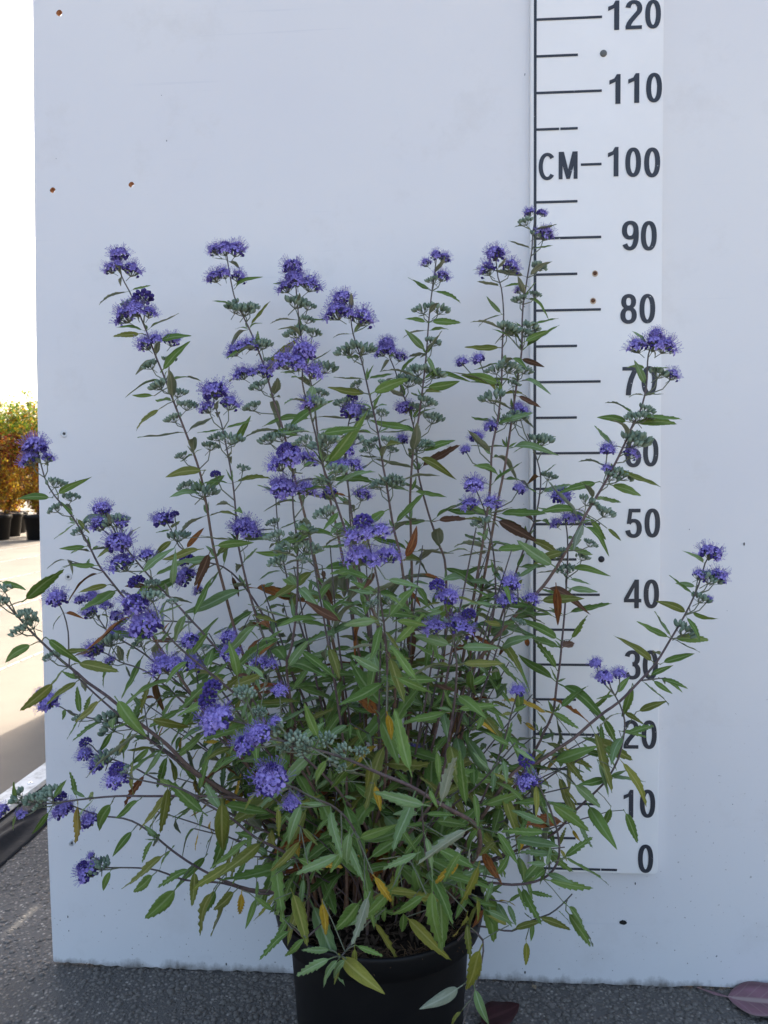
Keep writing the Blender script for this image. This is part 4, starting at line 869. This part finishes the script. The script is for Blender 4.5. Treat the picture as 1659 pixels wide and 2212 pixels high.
for i in range(78):
    if i < 36: px_, py_, Y = rt_.uniform(590, 1040), rt_.uniform(1830, 1990), rt_.uniform(-.40, -.24)
    elif i < 56: px_, py_, Y = rt_.gauss(830, 190), rt_.uniform(1330, 1860), rt_.uniform(-.42, -.16)
    else: px_, py_, Y = rt_.choice((rt_.uniform(440, 640), rt_.uniform(1010, 1230))), rt_.uniform(1350, 1900), rt_.uniform(-.34, -.14)
    A = at(px_, py_, Y)
    best = min(range(len(ST)), key=lambda k: min((A-p).length for p in ST[k]['pts'][::3])); near = min(ST[best]['pts'], key=lambda p: (p-A).length)
    if (near-A).length > .035: A = near+(A-near).normalized()*rt_.uniform(.004, .02)
    if A.z < .25: continue
    sd_ = 1 if A.x > PC.x+.03 else -1 if A.x < PC.x-.03 else rt_.choice((-1, 1))
    d = Vector((sd_*abs(rt_.gauss(.5, .5)) if rt_.random() < .75 else rt_.gauss(0, .6), rt_.gauss(-.3, .4), rt_.gauss(-.55 if i < 36 else -.1, .5))).normalized()
    nr = ((CAM-A).normalized()+Vector((rt_.gauss(0, .45), 0, .3+rt_.gauss(0, .4)))).normalized(); low = A.z < .36; r = rt_.random()
    c = ('g' if r < .55 else 's' if r < .68 else 'o' if r < .80 else 'l' if r < .96 else 'y') if low else ('g' if r < .62 else 's' if r < .85 else 'o' if r < .95 else 'r')
    if c == 'y' and i < 36: c = 'l'
    put_leaf(A, d, nr, rt_.uniform(.036, .060)*(.75 if c == 'y' else 1), c, best, rt_.random() < (.6 if low else .15), 1.4)
    mbx = MB(); mbx.tube([near, A+d*.004], .0006, 4, 0, False); k = mbx.build('leaf_stalk'); k.materials.append(STALK); link('leaf_stalk', k, stem_objs[best])
# keep every leaf clear of the board and the ruler
keep = []
for lf in leaves:
    M_, vi, c, ll, si, wt = lf
    tip = M_ @ Vector((1, 0, 0)); wlim = -.010 if not (rl < tip.x < rr) else -.024
    if max(tip.y, (M_ @ Vector((.5, .12, 0))).y, (M_ @ Vector((.5, -.12, 0))).y) > wlim:
        M_ = Matrix.Translation((0, wlim-.002-max(tip.y, M_.translation.y+.004), 0)) @ M_ if tip.y-wlim < .05 else None
    if M_ is None: continue
    q = M_.translation-CAM; z = q.dot(fw); px_ = W0/2+F0*q.dot(ri)/z; py_ = H0/2-F0*q.dot(up)/z
    vis = 1 if -60 < px_ < W0+60 and 300 < py_ < H0+40 else .05
    keep.append((wt*vis*ll/z, M_, vi, c, si))
keep.sort(key=lambda a_: -a_[0])
for sc_, M_, vi, c, si in keep[:300]:
    o = link('leaf', leaf_mesh(vi, c), stem_objs[si]); o.matrix_basis = M_
V_, F_, MI, UU, TT = [], [], [], [], []
mats = [LM[k] for k in LM]+[UND, UNDY, UNDB]; mi_top = {k: i for i, k in enumerate(LM)}; mi_un = {k: len(LM)+[UND, UNDY, UNDB].index(UN[k]) for k in LM}
for sc_, M_, vi, c, si in keep[300:]:
    V, Fc, Mm, U = LEAF[vi]; b = len(V_); V_ += [tuple(M_ @ v_) for v_ in V]; F_ += [tuple(b+i for i in f) for f in Fc]
    MI += [mi_top[c] if k == 0 else mi_un[c] for k in Mm]; UU += U; TT += [rt_.random()]*len(V)
me = bpy.data.meshes.new('leaves'); me.from_pydata(V_, [], F_); me.polygons.foreach_set('material_index', MI); me.polygons.foreach_set('use_smooth', [True]*len(F_))
uvl = me.uv_layers.new(name='UVMap'); li = [0]*len(me.loops); me.loops.foreach_get('vertex_index', li)
uvl.data.foreach_set('uv', [x for i in li for x in UU[i]]); me.attributes.new('tint', 'FLOAT', 'POINT').data.foreach_set('value', TT)
for k in mats: me.materials.append(k)
me.update(); lo = link('small_leaves', me, shrub); lo.matrix_parent_inverse = INV; lo['kind'] = 'stuff'
print('leaves', len(keep), 'clusters', len(clusters), 'stems', len(ST))

# ================================================================== fallen things on the concrete and the soil
def fallen(name, label, A, B, wr, m, z=.004, seed=1, bend=-.06, group=None):
    V, Fc, Mm, U = leaf_geo(wr, 0, bend, .12, .15, seed, .26)
    me = bpy.data.meshes.new(name); d = Vector(B)-Vector(A); M_ = frame(Vector((0, 0, 0)), d, Vector((0, 0, 1)), d.length)
    me.from_pydata([tuple(M_ @ v_) for v_ in V], [], Fc); me.polygons.foreach_set('use_smooth', [True]*len(Fc))
    uvl = me.uv_layers.new(name='UVMap')
    for lp in me.loops: uvl.data[lp.index].uv = U[lp.vertex_index]
    me.attributes.new('tint', 'FLOAT', 'POINT'); o = link(name, me, None, (A[0], A[1], z), m); tag(o, label, 'leaf', group); return o
PURP = leafmat('leaf_mauve', (.30, .16, .19), (.36, .20, .235), (.52, .40, .36), spots=.68, spotc=(.05, .03, .04))
DRED = leafmat('leaf_dark_red', (.035, .010, .012), (.05, .014, .016), (.08, .03, .03))
PALE = leafmat('leaf_dry', (.28, .21, .13), (.34, .26, .17), (.40, .33, .24))
a_ = gnd(1505, 2142); b_ = gnd(1775, 2205)
fallen('fallen_leaf', 'large mauve fallen leaf with pale midrib on the concrete', a_, b_, .52, PURP, .006, 3)
a_ = gnd(1010, 2235); b_ = gnd(1125, 2190)
fallen('fallen_leaf', 'dark red fallen leaf on the concrete just right of the pot', a_, b_, .6, DRED, .008, 5)
a_ = gnd(1150, 2130); b_ = gnd(1158, 2146)
fallen('fallen_petal', 'tiny pale petal on the concrete at the foot of the board', a_, b_, .5, PALE, .005, 2)['category'] = 'petal'
a_ = gnd(835, 2012, SZ); b_ = gnd(885, 2018, SZ)
fallen('dry_leaf', 'pale dry leaf on the soil near the front of the pot', a_, b_, .4, PALE, SZ+.010, 4)
a_ = gnd(700, 2012, SZ); b_ = gnd(655, 2008, SZ)
fallen('dry_leaf', 'pale dry leaf on the soil at the left rim of the pot', a_, b_, .42, PALE, SZ+.012, 6)

# ================================================================== nursery shrubs behind
BL = {}
for k, (lo_, hi_) in {'green': ((.07, .13, .014), (.19, .25, .025)), 'yellow': ((.32, .21, .016), (.55, .37, .035)), 'orange': ((.28, .08, .012), (.44, .17, .025)), 'red': ((.10, .018, .010), (.20, .04, .018))}.items():
    m = mat('autumn_'+k, hi_, .5, .3); col = mixc(m, tinted(m), lo_, hi_); b = m.node_tree.nodes['Principled BSDF']; L(m, col, b.inputs['Base Color'])
    tr = N(m, 'BsdfTranslucent'); L(m, mixc(m, .0, col, col), tr.inputs['Color']); mx = N(m, 'MixShader'); mx.inputs[0].default_value = .5
    L(m, b.outputs[0], mx.inputs[1]); L(m, tr.outputs[0], mx.inputs[2]); L(m, mx.outputs[0], m.node_tree.nodes['Material Output'].inputs['Surface']); BL[k] = m
BK = ['green', 'yellow', 'orange', 'red']
POT_ME = lathe([(.17, 0), (.175, .005), (.205, .30), (.218, .305), (.222, .36), (.215, .365), (.205, .345), (.203, .335), (.0001, .34)], 36).build('pot')
POT_ME.materials.append(POTM)
MULCH = mat('mulch', (.16, .09, .055), .9)
MU_ME = lathe([(.204, .338), (.16, .352), (.08, .362), (.0001, .366)], 28).build('mulch'); MU_ME.materials.append(MULCH)
for v_ in MU_ME.vertices: v_.co.z += .012*noise.noise(v_.co*25)
BARK = mat('shrub_bark', (.10, .07, .05), .85)
def autumn_shrub(x, y, h, seed, lab, plab):
    rg = random.Random(seed)
    p = empty('nursery_pot', (x, y, .004)); tag(p, plab, 'flower pot', 'nursery pots in the background')
    link('pot_wall', POT_ME, p); link('bark_mulch', MU_ME, p)
    t = empty('autumn_shrub', (x, y, .36)); tag(t, lab, 'shrub', 'autumn shrubs in the background')
    mb = MB(); tips = []
    for k in range(14):
        a_ = rg.uniform(0, 6.28); sp_ = rg.uniform(.10, .46); hh = h-.36-rg.uniform(0, .35)
        pts = [Vector((rg.uniform(-.05, .05), rg.uniform(-.05, .05), 0))]
        for q in range(1, 7): u = q/6; pts.append(Vector((math.cos(a_)*sp_*u**.45+rg.gauss(0, .015), math.sin(a_)*sp_*u**.45+rg.gauss(0, .015), hh*u)))
        mb.tube(pts, [.009*(1-.8*q/6) for q in range(7)], 5); tips.append(pts)
        for q in range(20):
            u = rg.uniform(.03, .97); i = min(5, int(u*6)); b0 = pts[i].lerp(pts[i+1], u*6-i); aa = rg.uniform(0, 6.28)
            e = b0+Vector((math.cos(aa), math.sin(aa), rg.uniform(-.2, .9)))*rg.uniform(.08, .24); mb.tube([b0, e], [.003, .0012], 4); tips.append([b0, e])
    tr = mb.build('trunk'); tr.materials.append(BARK); link('trunk', tr, t)
    mb = MB(); tt = []
    for ln_ in tips:
        for k in range(80 if len(ln_) > 2 else 20):
            u = rg.uniform(.05, 1)*(len(ln_)-1); i = min(len(ln_)-2, int(u)); p0 = ln_[i].lerp(ln_[i+1], u-i)+Vector((rg.gauss(0, .035), rg.gauss(0, .035), rg.gauss(0, .02)))
            d = Vector((rg.gauss(0, 1), rg.gauss(0, 1), rg.gauss(.1, .7))).normalized(); e = d.cross(Vector((rg.gauss(0, 1), rg.gauss(0, 1), rg.gauss(0, 1)))).normalized(); l = rg.uniform(.028, .058)
            z = p0.z/(h-.36); r = rg.random()+rg.uniform(-.12, .12)
            if z > .68: c = 0 if r < .72 else 1 if r < .95 else 2
            elif z > .40: c = 3 if r < .42 else 2 if r < .62 else 1 if r < .82 else 0
            else: c = 1 if r < .62 else 2 if r < .88 else 3
            n_ = d.cross(e)*l*.10
            mb.mesh([p0, p0+d*l*.35+e*l*.26+n_, p0+d*l*.72+e*l*.20+n_, p0+d*l, p0+d*l*.72-e*l*.20+n_, p0+d*l*.35-e*l*.26+n_], [(0, 1, 2, 3), (0, 3, 4, 5)], c, True); tt += [rg.random()]*6
    me = mb.build('crown'); me.attributes.new('tint', 'FLOAT', 'POINT').data.foreach_set('value', tt)
    for k in BK: me.materials.append(BL[k])
    link('crown', me, t)
SH = [(-5.60, 9.25, 2.10, 'yellow and red autumn shrub in the nearest black pot, half hidden by the board', 'large black nursery pot partly hidden behind the board edge'),
      (-6.24, 9.20, 2.06, 'golden autumn shrub cut off by the left edge of the picture', 'black nursery pot cut off by the left edge of the picture'),
      (-6.52, 9.98, 2.20, 'tall green and orange autumn shrub set back between its neighbours', 'black nursery pot set back in the second row'),
      (-5.98, 10.35, 2.22, 'orange autumn shrub at the rear seen through the gap between the front shrubs', 'black nursery pot at the rear, seen in the gap between the front pots'),
      (-6.95, 10.9, 2.25, 'tall green-topped autumn shrub furthest back behind the row', 'black nursery pot furthest back behind the row')]
for i, (x, y, h, a_, b_) in enumerate(SH): autumn_shrub(x, y, h, 40+i, a_, b_)
